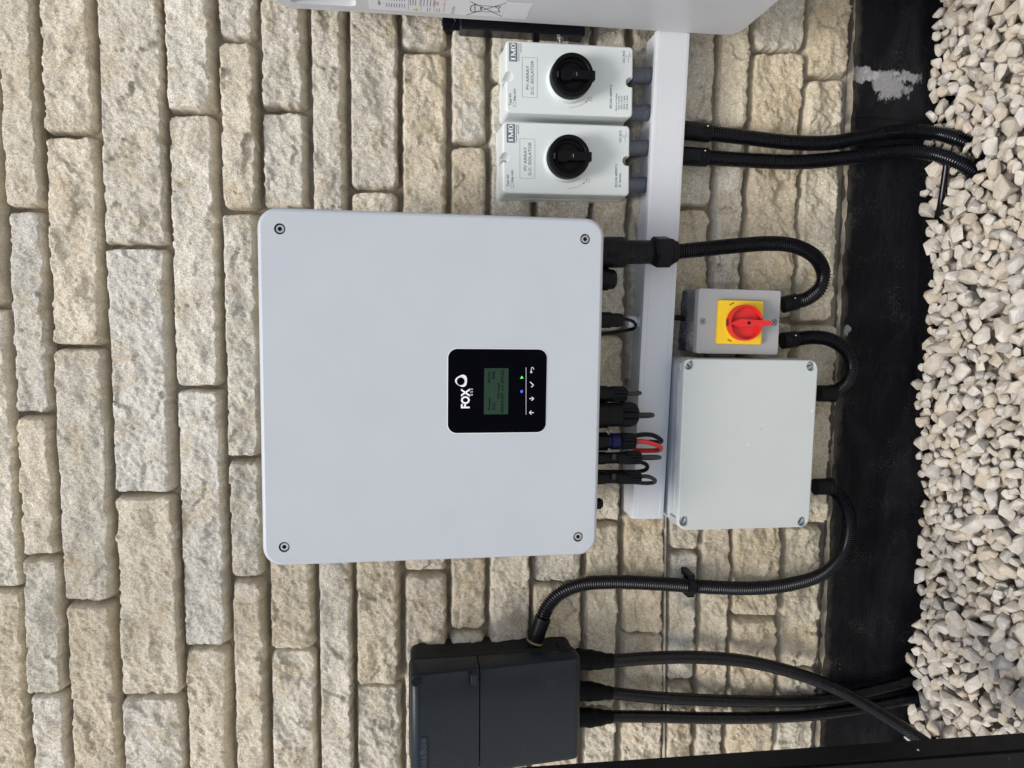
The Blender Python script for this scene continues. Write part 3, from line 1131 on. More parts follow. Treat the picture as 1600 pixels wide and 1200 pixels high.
# blue battery connector with red and black cables
t, p = plug('navy blue plug with a red and a black cable looping from its nut', 930, 690, -.120,
            [(11, 0), (11, 24), (13, 25), (13, 38), (10, 40)], M_BLUE, [(11, 40), (13, 42), (13, 60), (11.5, 64)], M_BLACK)
child_tube(t, p, [(988, 682, -.118), (1004, 679, -.118), (1020, 680, -.113), (1031, 686, -.10), (1033, 690, -.09), (1027, 691, -.078), (1015, 690, -.066)], .0036, M_BLACKC, 'black_cable')
child_tube(t, p, [(990, 690, -.120), (1006, 690, -.122), (1022, 694, -.116), (1032, 699, -.104), (1030, 703, -.092), (1016, 704, -.082), (1000, 704, -.074), (990, 703, -.066)], .0038, M_REDC, 'red_cable')
# two small solar plugs
for lab, py, cab in (('small black plug with grey latch tab next to the red cable', 716,
                      [(1002, 714, -.125), (1018, 713.5, -.125), (1028, 714, -.116), (1030, 715, -.10), (1016, 716, -.08), (1000, 716, -.064)]),
                     ('small black plug with grey latch tab, farthest left under the inverter', 747,
                      [(1000, 744, -.122), (1014, 745, -.124), (1023, 750, -.118), (1021, 754, -.108), (1008, 755, -.098), (996, 754, -.09), (975, 752, -.066)])):
    t, p = plug(lab, 928, py, -.125, [(9, 0), (9, 50)], M_BLACKC, [(9, 50), (11, 52), (11, 72), (9, 75)], M_BLACK)
    child_tube(t, p, cab, .0032, M_GCAB)
    mb = MB()
    x0_, _, z0_ = at(959, py - 2, -.137) - np.array(p)
    mb.box(x0_ - .004, x0_ + .004, -.013, -.006, z0_ - .003, z0_ + .003)
    mb.obj('latch_tab', M_GCAB, t)
    mb = MB()
    x0_, _, z0_ = at(972, py, -.12) - np.array(p)
    mb.box(x0_ - .006, x0_ + .006, -.010, .010, z0_ - .010, z0_ + .010)
    mb.obj('latch_collar', M_BLACKC, t)
# loop of spare cable between the two plugs
pts = px_path([(985, 722, -.10), (1000, 722, -.104), (1010, 726, -.104), (1011, 732, -.10), (1003, 736, -.095), (985, 737, -.088), (955, 737, -.08), (930, 737, -.075)], .003)
mb = MB()
mb.tube(pts, .0032, 12)
o = mb.obj('cable_loop', M_BLACKC, None, loc=tuple(pts[0]))
tag(o, 'short black cable loop between the two small tabbed plugs', 'cable')
# small black stub
p, pr = down_part(926, 787, -.10, [(9, 0), (9, 12), (6, 16)])
mb = MB()
mb.lathe((0, 0, 0), DN, pr, 20)
o = mb.obj('breather_plug', M_BLACKC, None)
o.location = tuple(p)
tag(o, 'tiny black stub at the left underside of the inverter, beyond all plugs', 'plug', UNDER)

# ------------------------------------------------------------------ trunking
F = Face([(1026.5, 47), (1078.5, 52), (1036.5, 810), (988, 810)], -.055)
tr = F.thing('cable_trunking', 'long white plastic cable trunking running level below the inverter', 'trunking')
w, h = F.w, F.h
TRK = F
mb = MB()
bx = w / 2
mb.box(-bx, bx, .012, -.046, -h / 2 + .0012, -h / 2 + .0030)
mb.box(-bx, bx, .012, -.046, h / 2 - .0030, h / 2 - .0012)
mb.box(-bx, bx, .0095, .012, -h / 2 + .0032, h / 2 - .0032)
mb.box(-bx, -bx + .0018, .0093, -.046, -h / 2 + .0032, h / 2 - .0032)
mb.box(bx - .0018, bx, .0093, -.046, -h / 2 + .0032, h / 2 - .0032)
mb.obj('trunking_base', M_TRUNK, tr, 0)
mb = MB()
# lid: shallow channel with rounded long edges, chamfered lip
prof = []
for y, z in ((-.0445, h / 2 + .0004), (-.0475, h / 2 + .0004), (-.0480, h / 2), (-.0535, h / 2), (-.0546, h / 2 - .0006), (-.055, h / 2 - .002),
             (-.055, h / 2 - .0075), (-.0546, h / 2 - .0080), (-.055, h / 2 - .0085),
             (-.055, -h / 2 + .0085), (-.0546, -h / 2 + .0080), (-.055, -h / 2 + .0075),
             (-.055, -h / 2 + .002), (-.0546, -h / 2 + .0006), (-.0535, -h / 2), (-.0480, -h / 2), (-.0475, -h / 2 - .0004), (-.0445, -h / 2 - .0004)):
    prof.append((y, z))
prof += [(-.0445, -h / 2 + .0010), (-.0530, -h / 2 + .0012), (-.0530, h / 2 - .0012), (-.0445, h / 2 - .0010)]
bxl = bx + .0006
n = len(prof)
vs = [(-bxl, y, z) for y, z in prof] + [(bxl, y, z) for y, z in prof]
fs = [(j, (j + 1) % n, n + (j + 1) % n, n + j) for j in range(n)]
tri = tessellate_polygon([[Vector((y, z, 0)) for y, z in prof]])
fs += [tuple(t_) for t_ in tri] + [tuple(n + i for i in reversed(t_)) for t_ in tri]
mb.add(vs, fs)
mb.obj('trunking_lid', M_TRUNK, tr, 25)
# white gland where the data cable enters the trunking
p = at(1004, 503, -.032)
t = thing('trunking_gland', 'short white gland on top of the trunking under the data plug', 'gland', tuple(p))
mb = MB()
mb.lathe((0, 0, 0), (0, 0, 1), [(.0105, 0), (.0105, .012), (.0098, .013), (.0098, .024), (.009, .026), (.006, .026)], 28)
mb.obj('gland_body', M_TRUNK, t)
mb = MB()
mb.lathe((0, 0, 0), (0, 0, 1), [(.0108, .011), (.0108, .0118)], 28)
mb.obj('gland_seal', M_BLACKC, t)

# ------------------------------------------------------------------ DC isolators
ISO = 'DC isolators side by side'


def isolator(corners, label, small_print, seed):
    F = Face(corners, -.068)
    t = F.thing('solar_isolator', label, 'isolator switch', ISO)
    w, h = F.w, F.h
    mb = MB()
    mb.rprism(0, 0, w + .002, h + .002, .006, [(0, .012), (0, -.022), (.0006, -.0235)])
    mb.obj('base', M_ISO, t)
    # cover with a fixing notch in the middle of the top and the bottom edge
    nr = .0068
    pts = []
    r0 = .0065

    def outline(ins):
        W2, H2, r = w / 2 - ins, h / 2 - ins, r0 - ins
        o_ = []
        for qx, qz, a0 in ((1, 1, 0), (-1, 1, 90), (-1, -1, 180), (1, -1, 270)):
            for i in range(7):
                a = math.radians(a0 + 90 * i / 6)
                o_.append((qx * (W2 - r) + r * math.cos(a), qz * (H2 - r) + r * math.sin(a)))
            if a0 in (0, 180):          # top edge after the first corner, bottom edge after the third
                s = 1 if a0 == 0 else -1
                dpt = .012 - ins
                rr_ = nr + ins * .4
                o_ += [(s * rr_, s * H2), (s * rr_, s * (H2 - dpt + rr_))]
                for i in range(1, 8):
                    a = math.pi * i / 8
                    o_.append((s * rr_ * math.cos(a), s * (H2 - dpt + rr_) - s * rr_ * math.sin(a)))
                o_ += [(-s * rr_, s * (H2 - dpt + rr_)), (-s * rr_, s * H2)]
        return o_
    prof = [(0, -.0238), (0, -.0645), (.0007, -.0668), (.0024, -.068)]
    rg = [[(x, y, z) for x, z in outline(i)] for i, y in prof]
    mb = MB()
    mb.rings(rg, False, False)
    loop = [Vector((x, z, 0)) for x, _, z in rg[-1]]
    mb.add([p_ for p_ in rg[-1]], [tuple(q) for q in tessellate_polygon([loop])])
    mb.obj('cover', M_ISO, t, 30)
    for s in (1, -1):
        mb = MB()
        mb.lathe((0, -.0245, s * (h / 2 - .0062)), (0, -1, 0), [(.0042, 0), (.0042, .002), (.0036, .003), (.0012, .0022)], 20)
        mb.obj('screw', M_STEEL, t)
    # knob
    kx, kz = F.loc(corners[0][0] + 106, (corners[0][1] + corners[2][1]) / 2 - 4, -.095)
    return F, t, kx, kz


def knob_for(F, t, kx, kz):
    mb = MB()
    mb.lathe((kx, -.0675, kz), (0, -1, 0), [(.0345, 0), (.0340, .010), (.0325, .0125), (.020, .0125)], 48)
    mb.obj('knob_collar', M_ISO, t)
    mb = MB()
    mb.lathe((kx, -.0795, kz), (0, -1, 0), [(.0318, 0), (.0318, .0165), (.0312, .0180), (.0300, .0185), (.0262, .0185), (.0255, .0178),
                                             (.0250, .0085), (.0215, .0080), (.0205, .0086), (.0180, .0086), (.0175, .0095), (.003, .0095)], 56)
    kn = mb.obj('knob', M_KNOB, t)
    mb = MB()
    # pointer handle: wide hub narrowing into a bar that reaches past the rim, pointing down
    pts = [(-.0065, -.034), (.0065, -.034), (.0070, .002), (.0105, .006), (.0088, .0150), (.006, .018), (-.006, .018), (-.0088, .0150), (-.0105, .006), (-.0070, .002)]
    a, b = [(kx + x * .93, -.100 + (.002 if abs(z) > .03 else 0), kz + z * .93) for x, z in pts], [(kx + x, -.086, kz + z) for x, z in pts]
    mb.rings([b, [(kx + x, -.098, kz + z) for x, z in pts], a])
    mb.obj('handle', M_KNOB, kn, 25)
    mb = MB()
    mb.box(kx - .0028, kx + .0028, -.1004, -.0995, kz - .0045, kz + .0010)
    mb.obj('handle_slot', M_DARK, kn, 0)
    mb = MB()
    mb.box(kx - .0025, kx + .0025, -.1002, -.0998, kz - .0056, kz - .0049)
    mb.obj('slot_glint', M_STEEL, kn, 0)
    mb = MB()
    mb.box(kx - .0042, kx + .0042, -.0965, -.084, kz + .0215, kz + .0245)
    mb.obj('lock_tab', M_GCAB, kn, 0)


def iso_print(F, t, Z, series):
    """Z maps close-up pixels of this isolator to local coordinates"""
    y = -.0682
    a, b = Z(112, 333), Z(205, 125)
    cx, cz, ww, hh = (a[0] + b[0]) / 2, (a[1] + b[1]) / 2, abs(b[0] - a[0]), abs(b[1] - a[1])
    mb = MB()
    mb.box(cx - ww / 2, cx + ww / 2, y, y + .0004, cz - hh / 2, cz + hh / 2)
    mb.obj('logo_plate', M_LOGO, t, 0)
    mb = MB()
    H_ = hh * .60
    lw = hh * .10
    yb, yt = cz - H_ / 2, cz + H_ / 2

    def bar(x0, x1, z0, z1):
        mb.box(x0, x1, y - .0002, y + .0001, z0, z1)

    def stem(xc, wd):
        bar(xc - wd / 2, xc + wd / 2, yb, yt)
        bar(xc - wd * 1.1, xc + wd * 1.1, yb, yb + H_ * .10)
        bar(xc - wd * 1.1, xc + wd * 1.1, yt - H_ * .10, yt)
    x_ = cx - ww * .36
    stem(x_, ww * .085)
    mx0, mx1 = cx - ww * .17, cx + ww * .13
    stem(mx0, ww * .04)
    stem(mx1, ww * .075)
    mm = (mx0 + mx1) / 2
    mb.line((mx0, yt - H_ * .05), (mm, yb + H_ * .05), ww * .065, y + .0001, y - .00025)
    mb.line((mx1, yt - H_ * .05), (mm, yb + H_ * .05), ww * .04, y + .0001, y - .0003)
    ox = cx + ww * .34
    n = 32
    outer = [(ox + ww * .125 * math.cos(6.2832 * i / n), cz + H_ * .53 * math.sin(6.2832 * i / n)) for i in range(n)]
    inner = [(ox + ww * .062 * math.cos(6.2832 * i / n), cz + H_ * .44 * math.sin(6.2832 * i / n)) for i in range(n)]
    tri = tessellate_polygon([[Vector((x, z, 0)) for x, z in outer], [Vector((x, z, 0)) for x, z in inner]])
    mb.add([(x, y - .0002, z) for x, z in outer + inner], [tuple(q) for q in tri])
    mb.obj('logo_lettering', M_WHITE, t, 0)
    # tag lines under the logo (too small to read in the photograph)
    mb = MB()
    for zx, z0, z1 in ((224, 330, 130), (246, 235, 130)):
        p0, p1 = Z(zx, z0), Z(zx, z1)
        L_ = p1[0] - p0[0]
        k = 0
        while k < L_:
            s = random.uniform(.0008, .0024)
            mb.box(p0[0] + k, p0[0] + min(L_, k + s), y, y + .0003, p0[1] - .0005, p0[1] + .0005)
            k += s + .0006
    mb.obj('small_print', M_GREYP, t, 0)

    def put(s, zx, zy, hpx, wpx, mat=M_GREYP):
        x, z = Z(zx, zy)
        lettering(s, t, x, z, y, hpx * .000134, mat, wpx * .000128, bold=.012)
    put('PV ARRAY', 322, 517, 32, 275, M_GREYL)
    put('D.C. ISOLATOR', 374, 517, 32, 385, M_GREYL)
    mb = MB()
    a, b = Z(262, 738), Z(432, 294)
    for p0, p1 in (((a[0], a[1]), (b[0], a[1])), ((a[0], b[1]), (b[0], b[1])), ((a[0], a[1]), (a[0], b[1])), ((b[0], a[1]), (b[0], b[1]))):
        mb.line(p0, p1, .00035, y + .0002, y)
    mb.obj('print_frame', M_GREYL, t, 0)
    put('Type 4X', 124, 765, 26, 140)
    put('IP66 NW', 176, 712, 26, 142)
    mb = MB()
    a, b = Z(160, 845), Z(190, 800)
    for p0, p1 in (((a[0], a[1]), (b[0], a[1])), ((a[0], b[1]), (b[0], b[1])), ((a[0], a[1]), (a[0], b[1])), ((b[0], a[1]), (b[0], b[1]))):
        mb.line(p0, p1, .0003, y + .0002, y)
    mb.obj('class_symbol', M_GREYP, t, 0)
    mb = MB()
    # switch symbol, arrow arc, padlock
    pts = [Z(*p) for p in ((1472, 352), (1470, 310), (1430, 255))]
    for p0, p1 in zip(pts[:-1], pts[1:]):
        mb.line(p0, p1, .0004, y + .0002, y)
    c0 = Z(1480, 275)
    for i in range(12):
        t0, t1 = 6.2832 * i / 12, 6.2832 * (i + 1) / 12
        mb.line((c0[0] + .0017 * math.cos(t0), c0[1] + .0017 * math.sin(t0)), (c0[0] + .0017 * math.cos(t1), c0[1] + .0017 * math.sin(t1)), .0004, y + .0002, y)
    mb.line(Z(1480, 258), Z(1480, 228), .0004, y + .0002, y)
    mb.obj('switch_symbol', M_GREYP, t, 0)
    mb = MB()
    arc = [Z(*p) for p in ((800, 856), (860, 852), (920, 835), (965, 812), (992, 790))]
    for p0, p1 in zip(arc[:-1], arc[1:]):
        mb.line(p0, p1, .0004, y + .0002, y)
    mb.poly([Z(1000, 784), Z(978, 786), Z(992, 804)], y + .0002, y)
    mb.obj('arrow_symbol', M_GREYP, t, 0)
    mb = MB()
    a, b = Z(1052, 782), Z(1022, 745)
    for p0, p1 in (((a[0], a[1]), (b[0], a[1])), ((a[0], b[1]), (b[0], b[1])), ((a[0], a[1]), (a[0], b[1])), ((b[0], a[1]), (b[0], b[1]))):
        mb.line(p0, p1, .0004, y + .0002, y)
    sh = [Z(*p) for p in ((1022, 776), (1008, 774), (1004, 763), (1008, 753), (1022, 750))]
    for p0, p1 in zip(sh[:-1], sh[1:]):
        mb.line(p0, p1, .0004, y + .0002, y)
    mb.obj('padlock_symbol', M_GREYP, t, 0)
    put('DC-PV2', 1416, 280, 26, 140)
    if series:
        put('IEC/AS 60947.3', 1368, 690, 26, 270)
        put('SI. Series', 1410, 740, 26, 165)
    else:
        put('IEC/AS 60947.3', 1268, 735, 26, 275)
        for k, (s, wd) in enumerate((('thermal rating', 205), ('SI16 I 23.5A', 160), ('SI25 I 29.5A', 160), ('SI32 I 38A', 160), ('SI38 I 46A', 170))):
            put(s, 1328 + k * 31, 800, 17, wd)


F, t, kx, kz = isolator([(790.5, 63.8), (990.5, 72), (988, 183), (790, 177)], 'grey solar isolator switch with black knob beside the big battery', None, 1)
kx, kz = F.loc(780 + 835 / 7.27, 50 + 485 / 7.27, -.096)
knob_for(F, t, kx, kz)
iso_print(F, t, lambda zx, zy: F.loc(780 + zx / 7.273, 50 + zy / 7.273, -.068), False)
FI1 = F
F, t, kx, kz = isolator([(785.5, 190.3), (985.5, 195), (982.5, 305.5), (785.5, 303)], 'grey solar isolator switch with black knob closest to the white inverter', None, 2)
kx, kz = F.loc(780 + 797 / 7.27, 180 + 465 / 7.27, -.096)
knob_for(F, t, kx, kz)
iso_print(F, t, lambda zx, zy: F.loc(780 + (zx - 27) / 7.273, 180 + (zy - 22) / 7.273, -.068)
          if zx < 1200 else F.loc(780 + (zx - 40) / 7.273, 180 + (zy - 40 if zy < 400 else zy) / 7.273, -.068), True)
FI2 = F

for (Fi, px_, py_, lab) in ((FI1, 988, 119, 'grey pipe stub nearest the battery, between isolator and trunking'),
                            (FI1, 985, 177, 'grey pipe stub second from the battery, between isolator and trunking'),
                            (FI2, 983, 232, 'grey pipe stub third from the battery, between isolator and trunking'),
                            (FI2, 981, 290, 'grey pipe stub farthest from the battery, between isolator and trunking')):
    p = at(px_ - 4, py_, -.036)
    q = at(px_ + 30, py_ - 1, -.030)
    mb = MB()
    d = q - p
    L_ = float(np.linalg.norm(d))
    mb.lathe((0, 0, 0), tuple(d), [(.0122, 0), (.0122, L_ * .55), (.0128, L_ * .56), (.0128, L_ * .9), (.0122, L_ * .95)], 28)
    o = mb.obj('pipe_stub', M_PIPE, None)
    o.location = tuple(p)
    tag(o, lab, 'pipe', 'grey pipe stubs below the isolators')

# ------------------------------------------------------------------ battery at the right (top of the picture)
pb0, pb1 = at(480, 16, -.055), at(1130, 56, -.055)
XB = float((pb0[0] + pb1[0]) / 2)
rho_b = math.atan2(-(pb0[0] - pb1[0]), pb0[2] - pb1[2])
ztop_b = float(at(432, 10, -.055)[2])
zbot_b = float(at(1152, 58, -.055)[2])
hb = ztop_b - zbot_b
bat = thing('battery_unit', 'big pale grey battery cabinet with a white rating label on its side', 'battery', (XB, 0, (ztop_b + zbot_b) / 2), -rho_b)
DEP = .26
TS = Matrix(((0, 1, 0, 0), (-1, 0, 0, -.055 - DEP / 2), (0, 0, 1, 0), (0, 0, 0, 1)))      # canonical face -> side face looking to -X
mb = MB(TS)


def bat_loc(px, py):
    p = at_x(px, py, XB)
    return (-(float(p[1]) + .055 + DEP / 2), float(p[2]) - (ztop_b + zbot_b) / 2)      # canonical x, z


hx0, hz0 = bat_loc(455, 3)
hx1, hz1 = bat_loc(556, 2)
hole_c = ((hx0 + hx1) / 2 + .026, (hz0 + hz1) / 2)
hole = rrect(hole_c[0], hole_c[1], .060, abs(hz1 - hz0), .010, 5)
mb.rprism(0, 0, DEP, hb, .028, [(0, .42), (0, .006), (.0012, .002), (.004, 0)], n=8, holes=[(hole, .018)])
mb.obj('case', M_BAT, bat)
# white rating label on the side, with grey print
lab_parts = MB(TS)


def lquad(mbq, c, y0=0.0004, y1=-.0003):
    mbq.poly(c, y0, y1)


l0, l1 = bat_loc(579, 12), bat_loc(745, 26)
z_a, z_b = bat_loc(576, 6)[1], bat_loc(787, 16)[1]
low = bat_loc(579, 12)[0] + .0015
lquad(lab_parts, [(low, z_a), (low + .14, z_a), (low + .14, z_b), (low, z_b)])
z_c, z_d = z_b - .0006, bat_loc(826, 20)[1]
low2 = bat_loc(818, 31)[0]
lquad(lab_parts, [(low - .003, z_b - .0005), (low + .05, z_b - .0005), (low + .05, z_d), (low - .003, z_d)])
lab = lab_parts.obj('rating_label', M_LABEL, bat, 0)
# print on the label: text rows, warning marks, crossed-out bin
ink = MB(TS)
rr2 = random.Random(3)


def row(px, x0, x1, hgt=.0012):
    z = bat_loc(px, 10)[1]
    k = x0
    while k < x1:
        s = rr2.uniform(.0012, .004)
        ink.box(low + k, low + min(k + s, x1), -.0004, -.0003, z - hgt / 2, z + hgt / 2)
        k += s + .0010


for px_ in range(600, 634, 4):
    row(px_, .012 if px_ > 602 else .022, .024)
    row(px_, .034, .060)
for px_ in (641, 645, 649, 656, 662, 667, 672, 677):
    row(px_, .022, .075, .0011)
for px_ in (668, 672, 683, 687):
    row(px_, .004, .016, .0010)
for px_ in (592, 594):
    row(px_, .016, .030, .0016)
for px_ in (638, 658, 679, 694):
    z = bat_loc(px_, 10)[1]
    ink.box(low + .004, low + .10, -.0004, -.0003, z - .0002, z + .0002)
ink.obj('small_print', M_GREYP, lab, 0)
mb = MB(TS)
z = bat_loc(647, 14)[1]
mb.poly([(low + .003, z - .005), (low + .013, z - .005), (low + .008, z + .004)], -.0003, -.0005)
mb.obj('warning_mark', M_INKY, lab, 0)
mb = MB(TS)
z = bat_loc(692, 5)[1]
mb.poly([(low + .030, z - .003), (low + .036, z - .003), (low + .033, z + .003)], -.0003, -.0005)
mb.obj('warning_mark', M_INKY, lab, 0)
mb = MB(TS)
z = bat_loc(682, 5)[1]
for xx in (.030, .036):
    if xx > .031:
        mb.obj('warning_mark', M_INKR, lab, 0)
        mb = MB(TS)
    for k in range(10):
        a0, a1 = k * .628, (k + 1) * .628
        mb.line((low + xx + .0022 * math.cos(a0), z + .003 * math.sin(a0)), (low + xx + .0022 * math.cos(a1), z + .003 * math.sin(a1)), .0007, -.0003, -.0005)
mb.obj('warning_mark', M_INKR, lab, 0)
for s, px_, hh in (('Pack', 709, .004), ('13', 709, .004), ('20', 709, .004)):
    zz = bat_loc(px_, 8)[1]
    xo = {'Pack': .022, '13': .0125, '20': .005}[s]
    lettering(s, lab, low + xo, zz, -.0004, hh, M_INK, T=TS)
# crossed-out bin
mb = MB(TS)
wl_ = .0009


def bp(px, py):
    x, z = bat_loc(px, py)
    return (x, z)


for p0, p1 in (((729, 22), (791, 4)), ((735, 1), (784, 25))):
    mb.line(bp(*p0), bp(*p1), .0011, -.0003, -.0005)
bpts = [(738, 17.5), (742, 17.5), (742, 5), (738, 7), (735, 10), (735, 15), (738, 17.5)]
for p0, p1 in zip(bpts[:-1], bpts[1:]):
    mb.line(bp(*p0), bp(*p1), .0010, -.0003, -.0006)
for p0, p1 in (((742, 6.5), (777, 10)), ((742, 17), (781, 18)), ((779, 12), (780, 18)), ((777, 18), (782, 18))):
    mb.line(bp(*p0), bp(*p1), .0010, -.0003, -.00055)
c0 = bp(778, 10)
for k in range(12):
    a0, a1 = k * .5236, (k + 1) * .5236
    mb.line((c0[0] + .0035 * math.cos(a0), c0[1] + .0035 * math.sin(a0)), (c0[0] + .0035 * math.cos(a1), c0[1] + .0035 * math.sin(a1)), .0009, -.0003, -.0006)
a, b = bp(750, 14), bp(753.5, 9.5)
mb.box(min(a[0], b[0]), max(a[0], b[0]), -.0005, -.0003, min(a[1], b[1]), max(a[1], b[1]))
mb.obj('bin_symbol', M_INK, lab, 0)
# black steel bracket between battery and wall
p0, p1 = at(697, 40, -.03), at(912, 55, -.03)
br = thing('mounting_bracket', 'black steel mounting bracket fixed to the stone behind the battery', 'bracket', (float(p0[0]) + .0095, 0, float(p1[2])), -rho_b)
Lb = float(p0[2] - p1[2])
mb = MB()
mb.box(-.006, .11, -.010, .008, .0, Lb + .004)
mb.obj('wall_plate', M_BRKT, br, 0)
mb = MB()
mb.rprism(.03, (Lb - .022) / 2, .085, Lb - .020, .003, [(0, -.0052), (0, -.034), (.002, -.036)])
mb.obj('channel', M_BRKT, br, 25)
mb = MB()
mb.box(.012, .12, -.0545, -.0362, .008, Lb - .003)
mb.obj('hook_plate', M_BRKT, br, 0)
pbz = float(at(877, 55, -.03)[2] - p1[2])
mb = MB()
mb.nut((-.0124, -.024, pbz), (-1, 0, 0), .0058, 0, .0045)
mb.lathe((-.0125, -.022, pbz), (-1, 0, 0), [(.0030, 0), (.0030, .010), (.0020, .011)], 14)
mb.obj('bolt', M_STEEL, br, 30)


# ------------------------------------------------------------------ conduits
CONG = 'black corrugated conduits on the wall'


def conduit(label, pts, r, pitch=.0039):
    q = px_path(pts, pitch / 4)
    t = thing('corrugated_conduit', label, 'conduit', tuple(q[0]), 0, CONG)
    pat = (1.0, .97, .80, .80)
    mb = MB()
    q0 = q - q[0]
    mb.tube(q0, [r * pat[i % 4] for i in range(len(q0))], 22)
    mb.obj('tube', M_COND, t, 60)
    return t, q


def gland_at(t, q, end, prof, mat=M_BLACK, name='gland', hexr=None, axis=None):
    """prof [(radius, distance outwards past the tube end)] ; distances negative run back over the tube"""
    p, d = (q[0], q[0] - q[3]) if end == 0 else (q[-1], q[-1] - q[-4])
    d = d / np.linalg.norm(d)
    if axis is not None:
        d = np.array(axis, float)
    mb = MB()
    mb.lathe(tuple(p - q[0]), tuple(d), prof, 28)
    o_ = mb.obj(name, mat, t)
    if hexr:
        mb = MB()
        mb.nut(tuple(p - q[0]), tuple(d), hexr[0], hexr[1], hexr[2], rot=.3)
        mb.obj('gland_nut', mat, t, 20)
    return o_


def snap_detail(t, q, end, r, back):
    """raised latch window and a pale pip on the front of a snap gland"""
    p, d = (q[0], q[0] - q[3]) if end == 0 else (q[-1], q[-1] - q[-4])
    d = Vector(d / np.linalg.norm(d))
    f = Vector((0, -1, 0))
    s = d.cross(f).normalized()
    f = s.cross(d).normalized()
    if f.y > 0:
        f = -f
    P = Vector(p - q[0]) - d * back
    mb = MB()
    for a0, a1, b0, b1 in ((-.006, -.0045, -.005, .005), (.0035, .005, -.005, .005), (-.006, .005, -.005, -.0036), (-.006, .005, .0036, .005)):
        vs = []
        for a in (a0, a1):
            for b in (b0, b1):
                for h_ in (r - .003, r + .0006):
                    vs.append(tuple(P + d * a + s * b + f * h_))
        mb.add(vs, [(0, 1, 3, 2), (4, 6, 7, 5), (0, 4, 5, 1), (2, 3, 7, 6), (0, 2, 6, 4), (1, 5, 7, 3)])
    mb.obj('latch', M_BLACKC, t, 0)
    mb = MB()
    up = s if s.x > 0 else -s
    mb.lathe(tuple(P + up * .0075 + f * (r - .0035)), tuple(f), [(.0009, 0), (.0009, .003), (.0004, .0035)], 10)
    mb.obj('pip', M_WHITE, t)


SNAP = [(.0150, .042), (.0150, -.002), (.0142, -.0032), (.0125, -.0034)]
t, q = conduit('black corrugated conduit nearest the battery, running from trunking into the gravel',
               PATH_A, .0123)
gland_at(t, q, 0, SNAP)
snap_detail(t, q, 0, .0150, -.006)
t, q = conduit('black corrugated conduit second from the battery, running from trunking into the gravel',
               PATH_B, .0123)
gland_at(t, q, 0, SNAP)
snap_detail(t, q, 0, .0150, -.006)
# inverter to switch
t, q = conduit('black corrugated conduit looping from inverter fitting down to the red handled switch',
               [(1056, 393.5, -.095), (1100, 389, -.092), (1150, 384, -.085), (1200, 380.5, -.075), (1240, 384, -.066), (1272, 400, -.058),
                (1286, 424, -.050), (1281, 450, -.045), (1262, 466, -.042), (1243, 471.5, -.040)], .0121)
p = at(946, 394.5, -.10)
dv = (at(1056, 393.5, -.095) - p)
L_ = float(np.linalg.norm(dv))
k = L_ / 110.0
o_ = tuple(p - q[0])
mb = MB()
mb.lathe(o_, tuple(dv), [(.0228, -8 * k), (.0234, 2 * k), (.0234, 25 * k), (.0212, 31 * k), (.0186, 31.5 * k)], 40)
mb.obj('lock_ring', M_BLACK, t)
mb = MB()
prof = [(.0181, 31 * k), (.0181, 68 * k)]
for i in range(5):
    prof += [(.0170, (69 + i * 2.4) * k), (.0184, (70.2 + i * 2.4) * k)]
prof += [(.0178, 82 * k)]
mb.lathe(o_, tuple(dv), prof, 36)
mb.obj('fitting_body', M_BLACK, t)
mb = MB()
mb.nut(o_, tuple(dv), .0252, 73 * k, 101 * k, rot=.52)
mb.obj('gland_nut', M_BLACK, t, 20)
mb = MB()
mb.lathe(o_, tuple(dv), [(.0208, 99 * k), (.0200, 104 * k), (.0176, 105 * k), (.0168, 110 * k), (.0145, 112 * k), (.0125, 113 * k)], 36)
mb.obj('gland_seal', M_BLACK, t)
# slots cut in the lock ring
mb = MB()
x0_, _, z0_ = at(959, 398, -.1235) - q[0]
mb.box(x0_ - .004, x0_ + .004, float(-.1240 - q[0][1]), float(-.112 - q[0][1]), z0_ - .008, z0_ + .008)
mb.obj('ring_slot', M_DARK, t, 0)
SHORT = [(.0140, .024), (.0140, -.001), (.0132, -.0022), (.0122, -.0024)]
gland_at(t, q, -1, SHORT)
snap_detail(t, q, -1, .0140, -.006)
t, q = conduit('short black corrugated conduit looping between red handled switch and grey junction box',
               [(1243, 530, -.040), (1270, 527, -.040), (1298, 531, -.042), (1322, 548, -.044), (1331, 572, -.044), (1324, 596, -.044), (1308, 610, -.043), (1296, 615, -.042)], .0121)
gland_at(t, q, 0, SHORT)
snap_detail(t, q, 0, .0140, -.006)
gland_at(t, q, -1, [(.0142, .022), (.0142, .001), (.0152, .0), (.0152, -.007), (.0138, -.009), (.0122, -.0095)], axis=(0, 0, 1))
t, q = conduit('long black corrugated conduit from grey junction box round to the dark fuse box',
               [(1293, 760, -.042), (1308, 770, -.043), (1322, 793, -.042), (1327, 828, -.040), (1316, 866, -.036), (1285, 897, -.032), (1235, 913, -.028),
                (1180, 919, -.026), (1120, 918, -.026), (1060, 914, -.026), (1000, 910.5, -.027), (950, 909.5, -.028), (910, 913, -.030), (876, 927, -.033),
                (855, 949, -.034), (846, 972, -.034)], .0121)
gland_at(t, q, 0, [(.0142, .024), (.0142, .001), (.0152, .0), (.0152, -.007), (.0138, -.009), (.0122, -.0095)], axis=(0, 0, 1))
gland_at(t, q, -1, [(.0132, .040), (.0132, -.001), (.0135, -.002), (.0135, -.007), (.0122, -.0075)])
p, d = q[-1], q[-1] - q[-4]
d = d / np.linalg.norm(d)
mb = MB()
mb.lathe(tuple(p + d * .0335 - q[0]), tuple(d), [(.0136, 0), (.0142, .0012), (.0142, .003)], 28)
mb.obj('brass_washer', plastic('dull_brass', (.22, .17, .07), .5, .3), t)
